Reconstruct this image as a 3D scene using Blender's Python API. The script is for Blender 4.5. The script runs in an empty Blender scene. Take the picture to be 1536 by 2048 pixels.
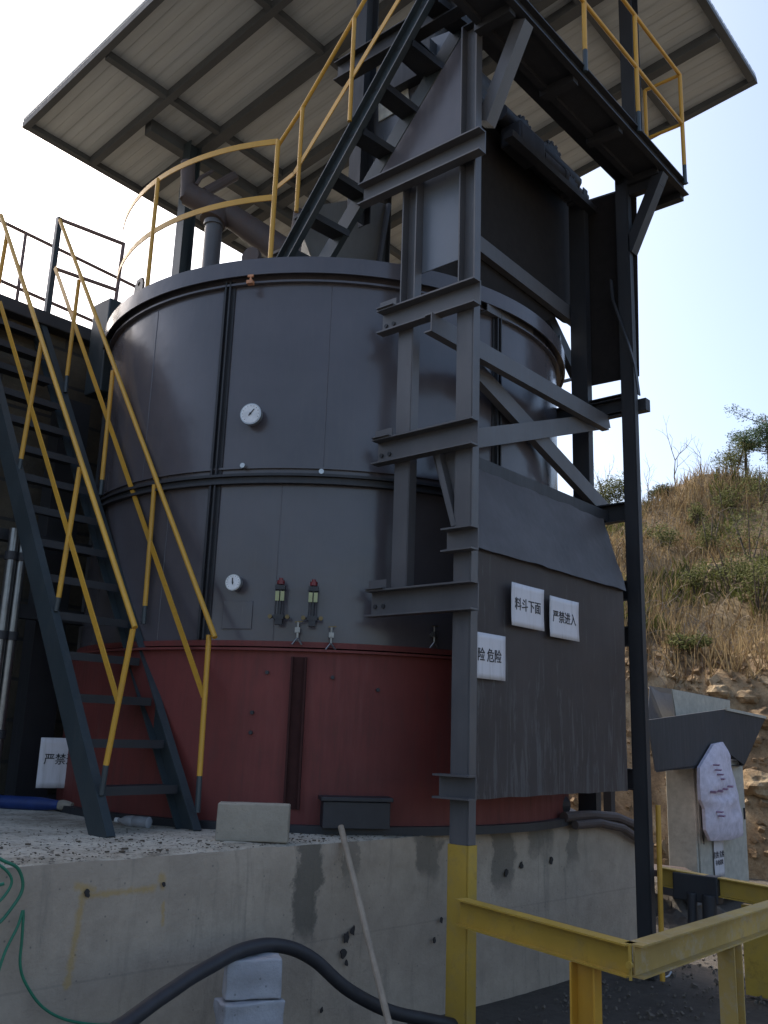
import bpy, bmesh, math, random
from mathutils import Vector, Matrix, noise
random.seed(7)
S = bpy.context.scene
C = S.collection
R = math.radians
V = Vector

# ------------------------------------------------------------------ camera
EYE = V((0, 0, 1.6)); F = 1832.0
_p, _r, _y = R(13.51), R(1.906), R(41.01)
FW = V((math.cos(_p)*math.cos(_y), math.cos(_p)*math.sin(_y), math.sin(_p)))
_r0 = FW.cross(V((0, 0, 1))).normalized(); _u0 = _r0.cross(FW)
RT = _r0*math.cos(_r) + _u0*math.sin(_r); UP = RT.cross(FW)
cam = bpy.data.objects.new('camera', bpy.data.cameras.new('camera')); C.objects.link(cam)
M = Matrix((RT, UP, -FW)).transposed().to_4x4(); M.translation = EYE
cam.matrix_world = M
cam.data.sensor_fit = 'HORIZONTAL'; cam.data.sensor_width = 36; cam.data.lens = 36*F/1536
cam.data.clip_end = 2000; cam.data.clip_start = 0.05
S.camera = cam
S.render.resolution_x = 768; S.render.resolution_y = 1024
S.view_settings.view_transform = 'Standard'; S.view_settings.look = 'None'
S.view_settings.exposure = 1.08

# ------------------------------------------------------------------ sky and sun
SUN_AZ, SUN_EL = R(82), R(42)
sd = V((math.cos(SUN_AZ)*math.cos(SUN_EL), math.sin(SUN_AZ)*math.cos(SUN_EL), math.sin(SUN_EL)))
w = bpy.data.worlds.new('World'); S.world = w; w.use_nodes = True
nt = w.node_tree; bg = nt.nodes['Background']
sky = nt.nodes.new('ShaderNodeTexSky'); sky.sky_type = 'NISHITA'; sky.sun_disc = False
sky.sun_elevation = SUN_EL; sky.sun_rotation = math.pi/2 - SUN_AZ
sky.dust_density = 4.0; sky.air_density = 1.0; sky.ozone_density = 1.5
nt.links.new(sky.outputs[0], bg.inputs[0]); bg.inputs[1].default_value = 0.14
sun = bpy.data.objects.new('sun', bpy.data.lights.new('sun', 'SUN')); C.objects.link(sun)
sun.data.energy = 3.2; sun.data.angle = R(0.6); sun.data.color = (1, .94, .84)
sun.rotation_euler = sd.to_track_quat('Z', 'Y').to_euler(); sun.location = (0, 0, 20)

# ------------------------------------------------------------------ measuring helpers: photo point onto a known real plane / cylinder
def ray(x, y): return FW + RT*((x-768)/F) - UP*((y-1024)/F)
def PX(x, y, X=None, Y=None, Z=None):
    d = ray(x, y)
    for i, v in enumerate((X, Y, Z)):
        if v is not None: return EYE + d*((v-EYE[i])/d[i])
TC = V((5.533, 5.427, 0)); TR = 1.941
def PC(x, y, rad=TR):
    d = ray(x, y); a = d.x**2+d.y**2; b = -2*(d.x*TC.x+d.y*TC.y); c = TC.x**2+TC.y**2-rad*rad
    D = max(b*b-4*a*c, 0); t = (-b-math.sqrt(D))/(2*a)
    return EYE + d*t
def azim(p): return math.atan2(p.y-TC.y, p.x-TC.x)
def cyl(az, z, rad=TR): return V((TC.x+rad*math.cos(az), TC.y+rad*math.sin(az), z))

# ------------------------------------------------------------------ object helpers
def tag(o, label=None, cat=None, group=None, kind=None):
    if label: o['label'] = label
    if cat: o['category'] = cat
    if group: o['group'] = group
    if kind: o['kind'] = kind
    return o
def empty(name, loc, label, cat, group=None):
    o = bpy.data.objects.new(name, None); C.objects.link(o); o.location = loc; o.empty_display_size = .2
    return tag(o, label, cat, group)
def wloc(o):
    l = V((0, 0, 0))
    while o: l += V(o.location); o = o.parent
    return l
class MB:
    def __init__(s): s.b = bmesh.new()
    def hexa(s, c8):
        v = [s.b.verts.new(p) for p in c8]
        for f in ((0,3,2,1),(4,5,6,7),(0,1,5,4),(1,2,6,5),(2,3,7,6),(3,0,4,7)): s.b.faces.new([v[i] for i in f])
        return s
    def box(s, lo, hi):
        x0,y0,z0 = lo; x1,y1,z1 = hi
        return s.hexa([(x0,y0,z0),(x1,y0,z0),(x1,y1,z0),(x0,y1,z0),(x0,y0,z1),(x1,y0,z1),(x1,y1,z1),(x0,y1,z1)])
    def obox(s, c, ax, ay, az):      # centre and half vectors
        c = V(c); o = []
        for k in (-1, 1):
            for i, j in ((-1,-1),(1,-1),(1,1),(-1,1)): o.append(c+V(ax)*i+V(ay)*j+V(az)*k)
        return s.hexa(o)
    def bar(s, p0, p1, wd, ht, side=None, off=(0, 0)):   # wd along side, ht along the other normal
        p0, p1 = V(p0), V(p1); d = (p1-p0).normalized()
        if side is None: side = V((0,0,1)) if abs(d.z) < .9 else V((1,0,0)); side = d.cross(side)
        side = V(side); side = (side-d*side.dot(d)).normalized(); n = d.cross(side).normalized()
        m = (p0+p1)/2 + side*off[0] + n*off[1]
        return s.obox(m, side*wd/2, n*ht/2, d*(p1-p0).length/2)
    def channel(s, p0, p1, h, b, open_dir, t=.008):      # web height h, flange b pointing to open_dir
        p0, p1 = V(p0), V(p1); d = (p1-p0).normalized(); o = V(open_dir); o = (o-d*o.dot(d)).normalized(); n = d.cross(o).normalized()
        L = (p1-p0).length/2; m = (p0+p1)/2
        s.obox(m-o*(b/2-t/2), o*t/2, n*h/2, d*L)
        for k in (-1, 1): s.obox(m+n*k*(h/2-t*.6)+o*t/2, o*(b/2-t/2), n*t*.6, d*(L-.001))
        return s
    def ibeam(s, p0, p1, h, b, up=(0,0,1), t=.008):
        p0, p1 = V(p0), V(p1); d = (p1-p0).normalized(); u = V(up); u = (u-d*u.dot(d)).normalized(); n = d.cross(u).normalized()
        L = (p1-p0).length/2; m = (p0+p1)/2
        s.obox(m, n*t/2, u*(h/2-t), d*L)
        for k in (-1, 1): s.obox(m+u*k*(h/2-t/2), n*b/2, u*t/2, d*(L-.0005))
        return s
    def angle(s, p0, p1, a, d1, d2, t=.006):
        p0, p1 = V(p0), V(p1); d = (p1-p0).normalized(); L = (p1-p0)/2; m = (p0+p1)/2
        d1 = V(d1).normalized(); d2 = V(d2).normalized()
        s.obox(m+d1*a/2, d1*a/2, d2*t/2, L); s.obox(m+d2*(a/2+t/2), d1*t/2, d2*(a/2-t/4), L*.999)
        return s
    def tube(s, pts, r, seg=10, cap=True):
        pts = [V(p) for p in pts]; n = len(pts); rings = []; u = None
        for i, p in enumerate(pts):
            t = (pts[min(i+1, n-1)]-pts[max(i-1, 0)]).normalized()
            if u is None: u = t.orthogonal().normalized()
            u = (u-t*u.dot(t)).normalized(); v = t.cross(u)
            rr = r[i] if isinstance(r, (list, tuple)) else r
            rings.append([s.b.verts.new(p+(u*math.cos(2*math.pi*k/seg)+v*math.sin(2*math.pi*k/seg))*rr) for k in range(seg)])
        for a, b in zip(rings, rings[1:]):
            for k in range(seg): s.b.faces.new((a[k], a[(k+1)%seg], b[(k+1)%seg], b[k]))
        if cap: s.b.faces.new(rings[0][::-1]); s.b.faces.new(rings[-1])
        return s
    def prism(s, pts, t):            # polygon pushed along vector t
        pts = [V(p) for p in pts]; t = V(t); a = [s.b.verts.new(p) for p in pts]; b = [s.b.verts.new(p+t) for p in pts]
        s.b.faces.new(a[::-1]); s.b.faces.new(b); n = len(pts)
        for i in range(n): s.b.faces.new((a[i], a[(i+1)%n], b[(i+1)%n], b[i]))
        return s
    def lathe(s, prof, c=TC, seg=144, a0=0, a1=2*math.pi, closed=True):   # profile of (radius, z), closed ring section
        full = abs(a1-a0) > 6.28; n = seg if full else seg+1; rings = []
        for k in range(n):
            a = a0+(a1-a0)*k/seg; rings.append([s.b.verts.new((c[0]+r*math.cos(a), c[1]+r*math.sin(a), z)) for r, z in prof])
        m = len(prof)
        for k in range(seg):
            A, B = rings[k], rings[(k+1) % n]
            for i in range(m if closed else m-1): s.b.faces.new((A[i], B[i], B[(i+1)%m], A[(i+1)%m]))
        if closed and not full: s.b.faces.new(rings[0]); s.b.faces.new(rings[-1][::-1])
        return s
    def disc_cyl(s, c, ax, r, h, seg=24):
        c = V(c); ax = V(ax).normalized(); return s.tube([c, c+ax*h], r, seg)
    def rough(s, cuts, amp, sc=3.0):
        bmesh.ops.subdivide_edges(s.b, edges=s.b.edges[:], cuts=cuts, use_grid_fill=True)
        for v in s.b.verts:
            q = V(v.co)*sc; v.co += V((noise.noise(q), noise.noise(q+V((7,0,0))), noise.noise(q+V((0,9,0)))))*amp
        return s
    def build(s, name, mat, parent=None, smooth=False, bevel=0):
        bmesh.ops.recalc_face_normals(s.b, faces=s.b.faces[:])
        if parent is not None:
            l = wloc(parent); bmesh.ops.translate(s.b, verts=s.b.verts[:], vec=-l)
        me = bpy.data.meshes.new(name); s.b.to_mesh(me); s.b.free()
        if isinstance(mat, (list, tuple)):
            for m_ in mat: me.materials.append(m_)
        else: me.materials.append(mat)
        o = bpy.data.objects.new(name, me); C.objects.link(o)
        if parent is not None: o.parent = parent
        if smooth:
            for p in me.polygons: p.use_smooth = True
            me.set_sharp_from_angle(angle=R(35))
        if bevel:
            md = o.modifiers.new('bevel', 'BEVEL'); md.width = bevel; md.segments = 2; md.limit_method = 'ANGLE'
        return o
def part(name, mb, mat, parent, **k): return mb.build(name, mat, parent, **k)

# ------------------------------------------------------------------ materials
def nmat(name):
    m = bpy.data.materials.new(name); m.use_nodes = True; return m, m.node_tree, m.node_tree.nodes['Principled BSDF']
def N(t, ty, **k):
    n = t.nodes.new(ty)
    for a, b in k.items(): setattr(n, a, b)
    return n
def ramp(t, src, stops):
    r = N(t, 'ShaderNodeValToRGB'); e = r.color_ramp.elements
    while len(e) < len(stops): e.new(.5)
    for q, (p, c) in zip(e, stops): q.position = p; q.color = (*c, 1) if len(c) == 3 else c
    t.links.new(src, r.inputs[0]); return r.outputs[0]
def noise_tex(t, scale, det=6, rough=.6, vec=None, dist=0):
    n = N(t, 'ShaderNodeTexNoise'); n.inputs['Scale'].default_value = scale; n.inputs['Detail'].default_value = det
    n.inputs['Roughness'].default_value = rough; n.inputs['Distortion'].default_value = dist
    if vec is not None: t.links.new(vec, n.inputs['Vector'])
    return n.outputs['Fac']
def geo(t, scale=(1,1,1), loc=(0,0,0)):
    g = N(t, 'ShaderNodeNewGeometry'); m = N(t, 'ShaderNodeMapping'); m.inputs['Scale'].default_value = scale; m.inputs['Location'].default_value = loc
    t.links.new(g.outputs['Position'], m.inputs['Vector']); return m.outputs[0]
def mix(t, fac, a, b, mode='MIX'):
    m = N(t, 'ShaderNodeMix', data_type='RGBA', blend_type=mode)
    for i, v in ((0, fac), (6, a), (7, b)):
        if hasattr(v, 'is_linked') or hasattr(v, 'links'): t.links.new(v, m.inputs[i])
        else: m.inputs[i].default_value = v if i == 0 else (*v, 1)
    return m.outputs[2]
def bump(t, bs, src, st, dist=.01):
    b = N(t, 'ShaderNodeBump'); b.inputs['Strength'].default_value = st; b.inputs['Distance'].default_value = dist
    t.links.new(src, b.inputs['Height']); t.links.new(b.outputs[0], bs.inputs['Normal'])
def paint(name, col, rough=.4, var=.25, dust=(.16,.15,.13), dustamt=.25, streak=True, rust=0.0, bumpst=.15, spec=.5):
    m, t, b = nmat(name)
    big = noise_tex(t, 1.3, 4, .6, geo(t)); c1 = tuple(x*(1-var) for x in col); c2 = tuple(min(1, x*(1+var)) for x in col)
    c = ramp(t, big, [(.3, c1), (.7, c2)])
    st = noise_tex(t, 3.0, 8, .75, geo(t, (9, 9, .8) if streak else (4, 4, 4)))
    f = ramp(t, st, [(.5, (0,0,0)), (.75, (dustamt,)*3)]); c = mix(t, f, c, dust)
    if rust:
        rn = noise_tex(t, 9, 10, .75, geo(t)); f2 = ramp(t, rn, [(.62-.1*rust, (0,0,0)), (.70, (.8*rust,)*3)]); c = mix(t, f2, c, (.09,.035,.018))
    t.links.new(c, b.inputs['Base Color'])
    rr = ramp(t, st, [(.3, (rough*.85,)*3), (.8, (min(1, rough*1.5),)*3)]); t.links.new(rr, b.inputs['Roughness'])
    b.inputs['Specular IOR Level'].default_value = spec
    bump(t, b, noise_tex(t, 60, 4, .6, geo(t)), bumpst, .002)
    return m
def plain(name, col, rough=.6, metal=0, spec=.5):
    m, t, b = nmat(name); f = noise_tex(t, 14, 6, .7, geo(t))
    c = ramp(t, f, [(.3, tuple(x*.78 for x in col)), (.7, tuple(min(1, x*1.18) for x in col))]); t.links.new(c, b.inputs['Base Color'])
    b.inputs['Roughness'].default_value = rough; b.inputs['Metallic'].default_value = metal; b.inputs['Specular IOR Level'].default_value = spec
    return m
def scraped(name, col, zlo, zhi):       # painted plate with pale scrape marks concentrated low down where it gets hit
    m = paint(name, col, .42, .2, dustamt=.2); t = m.node_tree; b = t.nodes['Principled BSDF']
    src = b.inputs['Base Color'].links[0].from_socket
    g = N(t, 'ShaderNodeNewGeometry'); sp = N(t, 'ShaderNodeSeparateXYZ'); t.links.new(g.outputs['Position'], sp.inputs[0])
    mr = N(t, 'ShaderNodeMapRange'); mr.inputs[1].default_value = zhi; mr.inputs[2].default_value = zlo; mr.inputs[3].default_value = 0.0; mr.inputs[4].default_value = .09
    t.links.new(sp.outputs[2], mr.inputs[0])
    s = noise_tex(t, 1.6, 9, .72, geo(t, (16, 16, 1.5)), .6); ad = N(t, 'ShaderNodeMath', operation='ADD'); t.links.new(s, ad.inputs[0]); t.links.new(mr.outputs[0], ad.inputs[1])
    f = ramp(t, ad.outputs[0], [(.585, (0,0,0)), (.65, (.7,)*3)])
    t.links.new(mix(t, f, src, (.20,.20,.20)), b.inputs['Base Color']); return m
STEEL = (.050, .056, .070)
m_tank = paint('tank_paint', (.090,.082,.090), .20, .16, (.14,.13,.12), .18, rust=.12, bumpst=.08)
_t = m_tank.node_tree; _b = _t.nodes['Principled BSDF']; _bn = _b.inputs['Normal'].links[0].from_node
_d = N(_t, 'ShaderNodeBump'); _d.inputs['Strength'].default_value = .35; _d.inputs['Distance'].default_value = .03
_t.links.new(noise_tex(_t, 2.2, 3, .45, geo(_t)), _d.inputs['Height']); _t.links.new(_d.outputs[0], _bn.inputs['Normal'])
m_steel = paint('frame_paint', (.090,.088,.092), .42, .22, (.16,.15,.14), .28, rust=.3)
m_stair = paint('stair_paint', (.034,.046,.052), .36, .22, (.14,.14,.13), .22, rust=.2)
m_dark = paint('dark_steel', (.024,.025,.029), .5, .25, (.06,.055,.05), .3, rust=.25)
m_panel = scraped('panel_paint', (.105,.092,.093), 1.25, 2.2)
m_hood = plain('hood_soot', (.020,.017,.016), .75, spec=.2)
m_beam = paint('beam_paint', (.075,.082,.088), .6, .2)
m_rib = plain('rib_dark_red', (.05,.02,.018), .85, spec=.2)  # dark red of the upright strip on the base ring
m_red = paint('red_primer', (.145,.028,.023), .6, .28, (.075,.05,.042), .55, rust=.45)
m_yel = paint('yellow_paint', (.56,.30,.035), .42, .12, (.30,.22,.10), .25, streak=False, rust=.35)
m_yel2 = paint('yellow_worn', (.42,.27,.04), .5, .18, (.22,.18,.11), .45, streak=False, rust=.5)
m_dusty = paint('cement_spattered', (.40,.27,.08), .8, .25, (.40,.35,.28), .8, streak=False, rust=.45)
m_duct = paint('rusty_duct', (.075,.055,.05), .6, .25, (.13,.10,.08), .4, rust=.6)
m_galv = plain('galvanised', (.42,.43,.43), .32, .8)
m_galvd = plain('dull_galvanised', (.22,.22,.22), .3, .8)
m_white = plain('white_enamel', (.72,.72,.72), .35)
m_paper = paint('white_sheet', (.60,.58,.60), .5, .08, (.30,.27,.24), .5, rust=.12)
m_ink = plain('black_ink', (.015,.015,.02), .6)
m_black = plain('black_rubber', (.022,.022,.026), .55)
m_green = plain('green_hose_plastic', (.02,.16,.09), .45)
m_blue = plain('blue_plastic', (.008,.03,.14), .5)
m_brass = plain('brass', (.16,.12,.06), .45, .8)
m_redv = plain('red_handwheel', (.17,.02,.025), .4)
m_glassy = plain('level_glass', (.36,.37,.17), .2)
m_wood = plain('weathered_wood', (.30,.24,.18), .75)
m_sack = plain('woven_sack', (.56,.52,.60), .8)
m_redink = plain('red_print', (.34,.22,.30), .8)
m_cab = plain('cabinet_paint', (.40,.39,.34), .5)
m_orange = plain('worn_latch', (.55,.25,.12), .5)

def concrete(name, base=(.40,.325,.25), stains=True):
    m, t, b = nmat(name)
    n1 = noise_tex(t, 1.1, 8, .65, geo(t)); c = ramp(t, n1, [(.25, tuple(x*.68 for x in base)), (.5, base), (.75, tuple(x*1.28 for x in base))])
    n2 = noise_tex(t, 7, 10, .75, geo(t)); c = mix(t, ramp(t, n2, [(.42, (0,0,0)), (.75, (.5,)*3)]), c, tuple(x*.55 for x in base))
    n3 = noise_tex(t, 2.2, 8, .7, geo(t, (5, 5, .5))); c = mix(t, ramp(t, n3, [(.55, (0,0,0)), (.72, (.45,)*3)]), c, (.11,.105,.09))
    vo = N(t, 'ShaderNodeTexVoronoi'); vo.inputs['Scale'].default_value = 16; t.links.new(geo(t), vo.inputs['Vector'])
    c = mix(t, ramp(t, vo.outputs['Distance'], [(.04, (.6,)*3), (.10, (0,0,0))]), c, (.08,.08,.075))
    if stains:   # wet run-down stains below the slab edge, in world X
        g = N(t, 'ShaderNodeNewGeometry'); sp = N(t, 'ShaderNodeSeparateXYZ'); t.links.new(g.outputs['Position'], sp.inputs[0])
        wn = noise_tex(t, 3.5, 6, .7, geo(t)); wv = N(t, 'ShaderNodeMath', operation='MULTIPLY_ADD'); wv.inputs[1].default_value = .34; t.links.new(wn, wv.inputs[0]); t.links.new(sp.outputs[0], wv.inputs[2])
        for x0, hw, zb, amt in ((3.70,.09,.52,.75), (4.02,.05,.80,.5), (4.62,.11,.72,.6), (5.35,.10,.60,.6), (5.75,.14,.80,.6), (6.15,.07,.72,.5)):
            a = N(t, 'ShaderNodeMath', operation='SUBTRACT'); t.links.new(wv.outputs[0], a.inputs[0]); a.inputs[1].default_value = x0+.17
            ab = N(t, 'ShaderNodeMath', operation='ABSOLUTE'); t.links.new(a.outputs[0], ab.inputs[0])
            fx = N(t, 'ShaderNodeMapRange', interpolation_type='SMOOTHSTEP'); fx.inputs[1].default_value = hw*1.25; fx.inputs[2].default_value = hw*.8; fx.inputs[3].default_value = 0; fx.inputs[4].default_value = amt; t.links.new(ab.outputs[0], fx.inputs[0])
            zz = N(t, 'ShaderNodeMath', operation='MULTIPLY_ADD'); zz.inputs[1].default_value = .3; t.links.new(wn, zz.inputs[0]); t.links.new(sp.outputs[2], zz.inputs[2])
            fz = N(t, 'ShaderNodeMapRange', interpolation_type='SMOOTHSTEP'); fz.inputs[1].default_value = zb+.10; fz.inputs[2].default_value = zb+.25; t.links.new(zz.outputs[0], fz.inputs[0])
            mm = N(t, 'ShaderNodeMath', operation='MULTIPLY'); t.links.new(fx.outputs[0], mm.inputs[0]); t.links.new(fz.outputs[0], mm.inputs[1])
            c = mix(t, mm.outputs[0], c, (.075,.068,.055))
    g3 = N(t, 'ShaderNodeNewGeometry'); s3 = N(t, 'ShaderNodeSeparateXYZ'); t.links.new(g3.outputs['Position'], s3.inputs[0])
    if stains:
        for ax_, v_ in ((2, .52), (0, 3.31), (0, 5.75)):
            w3 = N(t, 'ShaderNodeMath', operation='MULTIPLY_ADD'); w3.inputs[1].default_value = .02; t.links.new(n1, w3.inputs[0]); t.links.new(s3.outputs[ax_], w3.inputs[2])
            a3 = N(t, 'ShaderNodeMath', operation='SUBTRACT'); t.links.new(w3.outputs[0], a3.inputs[0]); a3.inputs[1].default_value = v_; b3 = N(t, 'ShaderNodeMath', operation='ABSOLUTE'); t.links.new(a3.outputs[0], b3.inputs[0])
            c3 = N(t, 'ShaderNodeMapRange'); c3.inputs[1].default_value = .007; c3.inputs[2].default_value = .003; c3.inputs[3].default_value = 0; c3.inputs[4].default_value = .2; t.links.new(b3.outputs[0], c3.inputs[0])
            c = mix(t, c3.outputs[0], c, (.12,.11,.095))
    t.links.new(c, b.inputs['Base Color']); b.inputs['Roughness'].default_value = .88
    hm = N(t, 'ShaderNodeMath', operation='MULTIPLY_ADD'); t.links.new(n2, hm.inputs[0]); hm.inputs[1].default_value = .5
    t.links.new(noise_tex(t, 45, 6, .7, geo(t)), hm.inputs[2]); bump(t, b, hm.outputs[0], .5, .012)
    return m
m_conc = concrete('wall_concrete')
m_conc2 = concrete('block_concrete', (.33,.29,.23), False)
m_aac = concrete('pale_block', (.34,.34,.36), False)
def slabtop():
    m, t, b = nmat('slab_top'); n = noise_tex(t, 2.3, 8, .7, geo(t)); c = ramp(t, n, [(.3, (.22,.19,.14)), (.5, (.52,.47,.38)), (.7, (.70,.66,.55))])
    n2 = noise_tex(t, 28, 9, .8, geo(t)); c = mix(t, ramp(t, n2, [(.52, (0,0,0)), (.62, (.85,)*3)]), c, (.05,.042,.035))
    t.links.new(c, b.inputs['Base Color']); b.inputs['Roughness'].default_value = .95; bump(t, b, n2, .7, .02); return m
m_slab = slabtop()
def earth(name, c1, c2, c3, sc=1.0, bs=.8):
    m, t, b = nmat(name); n = noise_tex(t, .8*sc, 9, .7, geo(t)); c = ramp(t, n, [(.3, c1), (.5, c2), (.72, c3)])
    n2 = noise_tex(t, 12*sc, 9, .8, geo(t)); c = mix(t, ramp(t, n2, [(.45, (0,0,0)), (.7, (.6,)*3)]), c, tuple(x*.5 for x in c1))
    t.links.new(c, b.inputs['Base Color']); b.inputs['Roughness'].default_value = .95; bump(t, b, n2, bs, .03); return m
m_ground = earth('dark_earth', (.065,.053,.042), (.09,.075,.060), (.13,.11,.088), 1.5, 1.0)
_t = m_ground.node_tree; _b = _t.nodes['Principled BSDF']; _src = _b.inputs['Base Color'].links[0].from_socket
_g = N(_t, 'ShaderNodeNewGeometry'); _d = N(_t, 'ShaderNodeVectorMath', operation='DISTANCE'); _t.links.new(_g.outputs['Position'], _d.inputs[0]); _d.inputs[1].default_value = (6.2, 2.6, 0)
_t.links.new(mix(_t, ramp(_t, noise_tex(_t, .35, 5, .6, geo(_t)), [(0, (0,0,0)), (1, (1,1,1))]), (.17,.15,.12), (.25,.22,.18)), N(_t, 'NodeReroute').inputs[0])  # far ground paler: sunlit look put into the colour, to bounce light up
_sunlit = [n for n in _t.nodes if n.bl_idname == 'NodeReroute'][0].outputs[0]
_m = N(_t, 'ShaderNodeMapRange', interpolation_type='SMOOTHSTEP'); _m.inputs[1].default_value = 8.5; _m.inputs[2].default_value = 12.0; _t.links.new(_d.outputs['Value'], _m.inputs[0])
_t.links.new(mix(_t, _m.outputs[0], _src, _sunlit), _b.inputs['Base Color'])
m_hill = earth('hill_soil', (.10,.065,.035), (.17,.12,.06), (.24,.17,.09), .5)
m_rock = earth('cut_rock', (.16,.10,.055), (.32,.215,.115), (.52,.41,.26), 2.4, 1.0)
def stone_wall_mat():
    m, t, b = nmat('rubble_wall'); br = N(t, 'ShaderNodeTexBrick'); g = geo(t)
    cb = N(t, 'ShaderNodeSeparateXYZ'); t.links.new(g, cb.inputs[0]); cc = N(t, 'ShaderNodeCombineXYZ')
    t.links.new(cb.outputs[0], cc.inputs[0]); t.links.new(cb.outputs[2], cc.inputs[1]); t.links.new(cc.outputs[0], br.inputs['Vector'])
    br.inputs['Scale'].default_value = 1; br.inputs['Brick Width'].default_value = .55; br.inputs['Row Height'].default_value = .32; br.inputs['Mortar Size'].default_value = .014
    br.inputs['Color1'].default_value = (.13,.105,.07,1); br.inputs['Color2'].default_value = (.085,.072,.052,1); br.inputs['Mortar'].default_value = (.045,.042,.04,1)
    n = noise_tex(t, 5, 9, .75, geo(t)); c = mix(t, ramp(t, n, [(.35, (0,0,0)), (.7, (.6,)*3)]), br.outputs['Color'], (.03,.028,.025))
    t.links.new(c, b.inputs['Base Color']); b.inputs['Roughness'].default_value = .9
    h = N(t, 'ShaderNodeMath', operation='SUBTRACT'); t.links.new(n, h.inputs[0]); t.links.new(br.outputs['Fac'], h.inputs[1]); bump(t, b, h.outputs[0], .8, .04); return m
m_stone = stone_wall_mat()
def roof_mat():
    m, t, b = nmat('roof_liner'); g = geo(t); sp = N(t, 'ShaderNodeSeparateXYZ'); t.links.new(g, sp.inputs[0])
    w1 = N(t, 'ShaderNodeTexWave', wave_type='BANDS', bands_direction='X'); w1.inputs['Scale'].default_value = 1.55; w1.inputs['Distortion'].default_value = 0; t.links.new(g, w1.inputs['Vector'])
    c = ramp(t, w1.outputs['Fac'], [(0, (.40,.43,.44)), (.04, (.48,.52,.54)), (1, (.53,.57,.58))])
    n = noise_tex(t, 2.0, 8, .7, geo(t, (4, .6, 1))); c = mix(t, ramp(t, n, [(.4, (0,0,0)), (.75, (.5,)*3)]), c, (.36,.37,.35))
    t.links.new(c, b.inputs['Base Color']); b.inputs['Roughness'].default_value = .38; bump(t, b, w1.outputs['Fac'], .25, .01); return m
m_roof = roof_mat()
def leafm(name, c1, c2, tr=.25):
    m, t, b = nmat(name); oi = N(t, 'ShaderNodeNewGeometry'); c = ramp(t, oi.outputs['Random Per Island'], [(0, c1), (1, c2)])
    t.links.new(c, b.inputs['Base Color']); b.inputs['Roughness'].default_value = .8; b.inputs['Specular IOR Level'].default_value = .15
    tl = N(t, 'ShaderNodeBsdfTranslucent'); t.links.new(c, tl.inputs[0]); ms = N(t, 'ShaderNodeMixShader'); ms.inputs[0].default_value = tr
    t.links.new(b.outputs[0], ms.inputs[1]); t.links.new(tl.outputs[0], ms.inputs[2]); t.links.new(ms.outputs[0], t.nodes['Material Output'].inputs[0]); return m
m_leaf = leafm('shrub_leaf', (.055,.07,.018), (.14,.14,.04), .4)
m_leafd = leafm('tree_leaf', (.02,.05,.02), (.06,.10,.04))
m_dry = leafm('dry_grass', (.13,.08,.04), (.36,.27,.14), .3)
m_bark = plain('bark', (.09,.07,.055), .9)

# text on a real flat sheet, turned into mesh
def text_mesh(name, body, size, origin, right, up, mat, parent, bold=.0, stretch=1.0, thick=.0008):
    cu = bpy.data.curves.new(name, 'FONT'); cu.body = body; cu.size = size; cu.align_x = 'CENTER'; cu.align_y = 'CENTER'; cu.extrude = thick; cu.offset = bold
    ob = bpy.data.objects.new(name, cu); C.objects.link(ob); bpy.context.view_layer.update()
    me = bpy.data.meshes.new_from_object(ob.evaluated_get(bpy.context.evaluated_depsgraph_get())); bpy.data.objects.remove(ob)
    rt, up = V(right).normalized(), V(up).normalized(); nn = rt.cross(up); l = wloc(parent) if parent else V((0,0,0))
    for v in me.vertices: v.co = V(origin)+rt*v.co.x*stretch+up*v.co.y+nn*v.co.z - l
    me.materials.clear(); me.materials.append(mat)
    o = bpy.data.objects.new(name, me); C.objects.link(o); o.parent = parent; return o

# ================================================================== SETTING
ZS = 1.0
def FY(x): return 3.80-(x-2.12)*.085       # front face line of the concrete foundation
g = MB(); n = 60
for i in range(n+1):
    for j in range(n+1):
        u_, v_ = (i/n-.5)*2, (j/n-.5)*2; x = 6+math.copysign(abs(u_)**2.6, u_)*600; y = 5+math.copysign(abs(v_)**2.6, v_)*600
        g.b.verts.new((x, y, -.02+.03*noise.noise(V((x*.7, y*.7, 0))) if abs(x) < 40 else -.02))
g.b.verts.ensure_lookup_table()
for i in range(n):
    for j in range(n): a = i*(n+1)+j; g.b.faces.new([g.b.verts[k] for k in (a, a+n+1, a+n+2, a+1)])
tag(g.build('ground', m_ground, smooth=True), kind='structure')

ca, sa = math.cos(R(24)), math.sin(R(24))
def hillz(s, q):
    toe = 13.0 + .9*noise.noise(V((q*.25, 3, 0)))
    d = s-toe
    if d < 0: return -.3
    cut = min(d/1.5, 1); z = 2.35*cut**.8
    if d > 1.2: z += (d-1.2)*.53*(1 if d < 12 else 12/d) if d < 12 else 10.8*.53 + (d-12)*.06
    z += (q+6)*-.055*min(d/8, 1)*1.0
    return z + .35*noise.noise(V((s*.35, q*.35, 0)))*min(d, 3) + .12*noise.noise(V((s*1.7, q*1.7, 2))) + (.16*noise.noise(V((s*3.5, q*3.5, 5))) + .22*abs(noise.noise(V((s*1.9, q*2.3, 8)))) if d < 2.8 else 0)
def hp(s, q): return V((s*ca-q*-sa*-1, s*sa+q*ca, 0))
def hpt(s, q): return V((s*ca - q*sa, s*sa + q*ca, hillz(s, q)))
g = MB(); ns, nq = 200, 220; ss = [12+ (k/ns)**1.6*70 for k in range(ns+1)]; qs = [-26+62*k/nq for k in range(nq+1)]
gr = [[g.b.verts.new(hpt(s, q)) for q in qs] for s in ss]
for i in range(ns):
    for j in range(nq):
        f = g.b.faces.new((gr[i][j], gr[i+1][j], gr[i+1][j+1], gr[i][j+1]))
        f.material_index = 1 if ss[i] < 15.0 else 0
ho = g.build('hill', [m_hill, m_rock], smooth=True); tag(ho, kind='structure')

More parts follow.
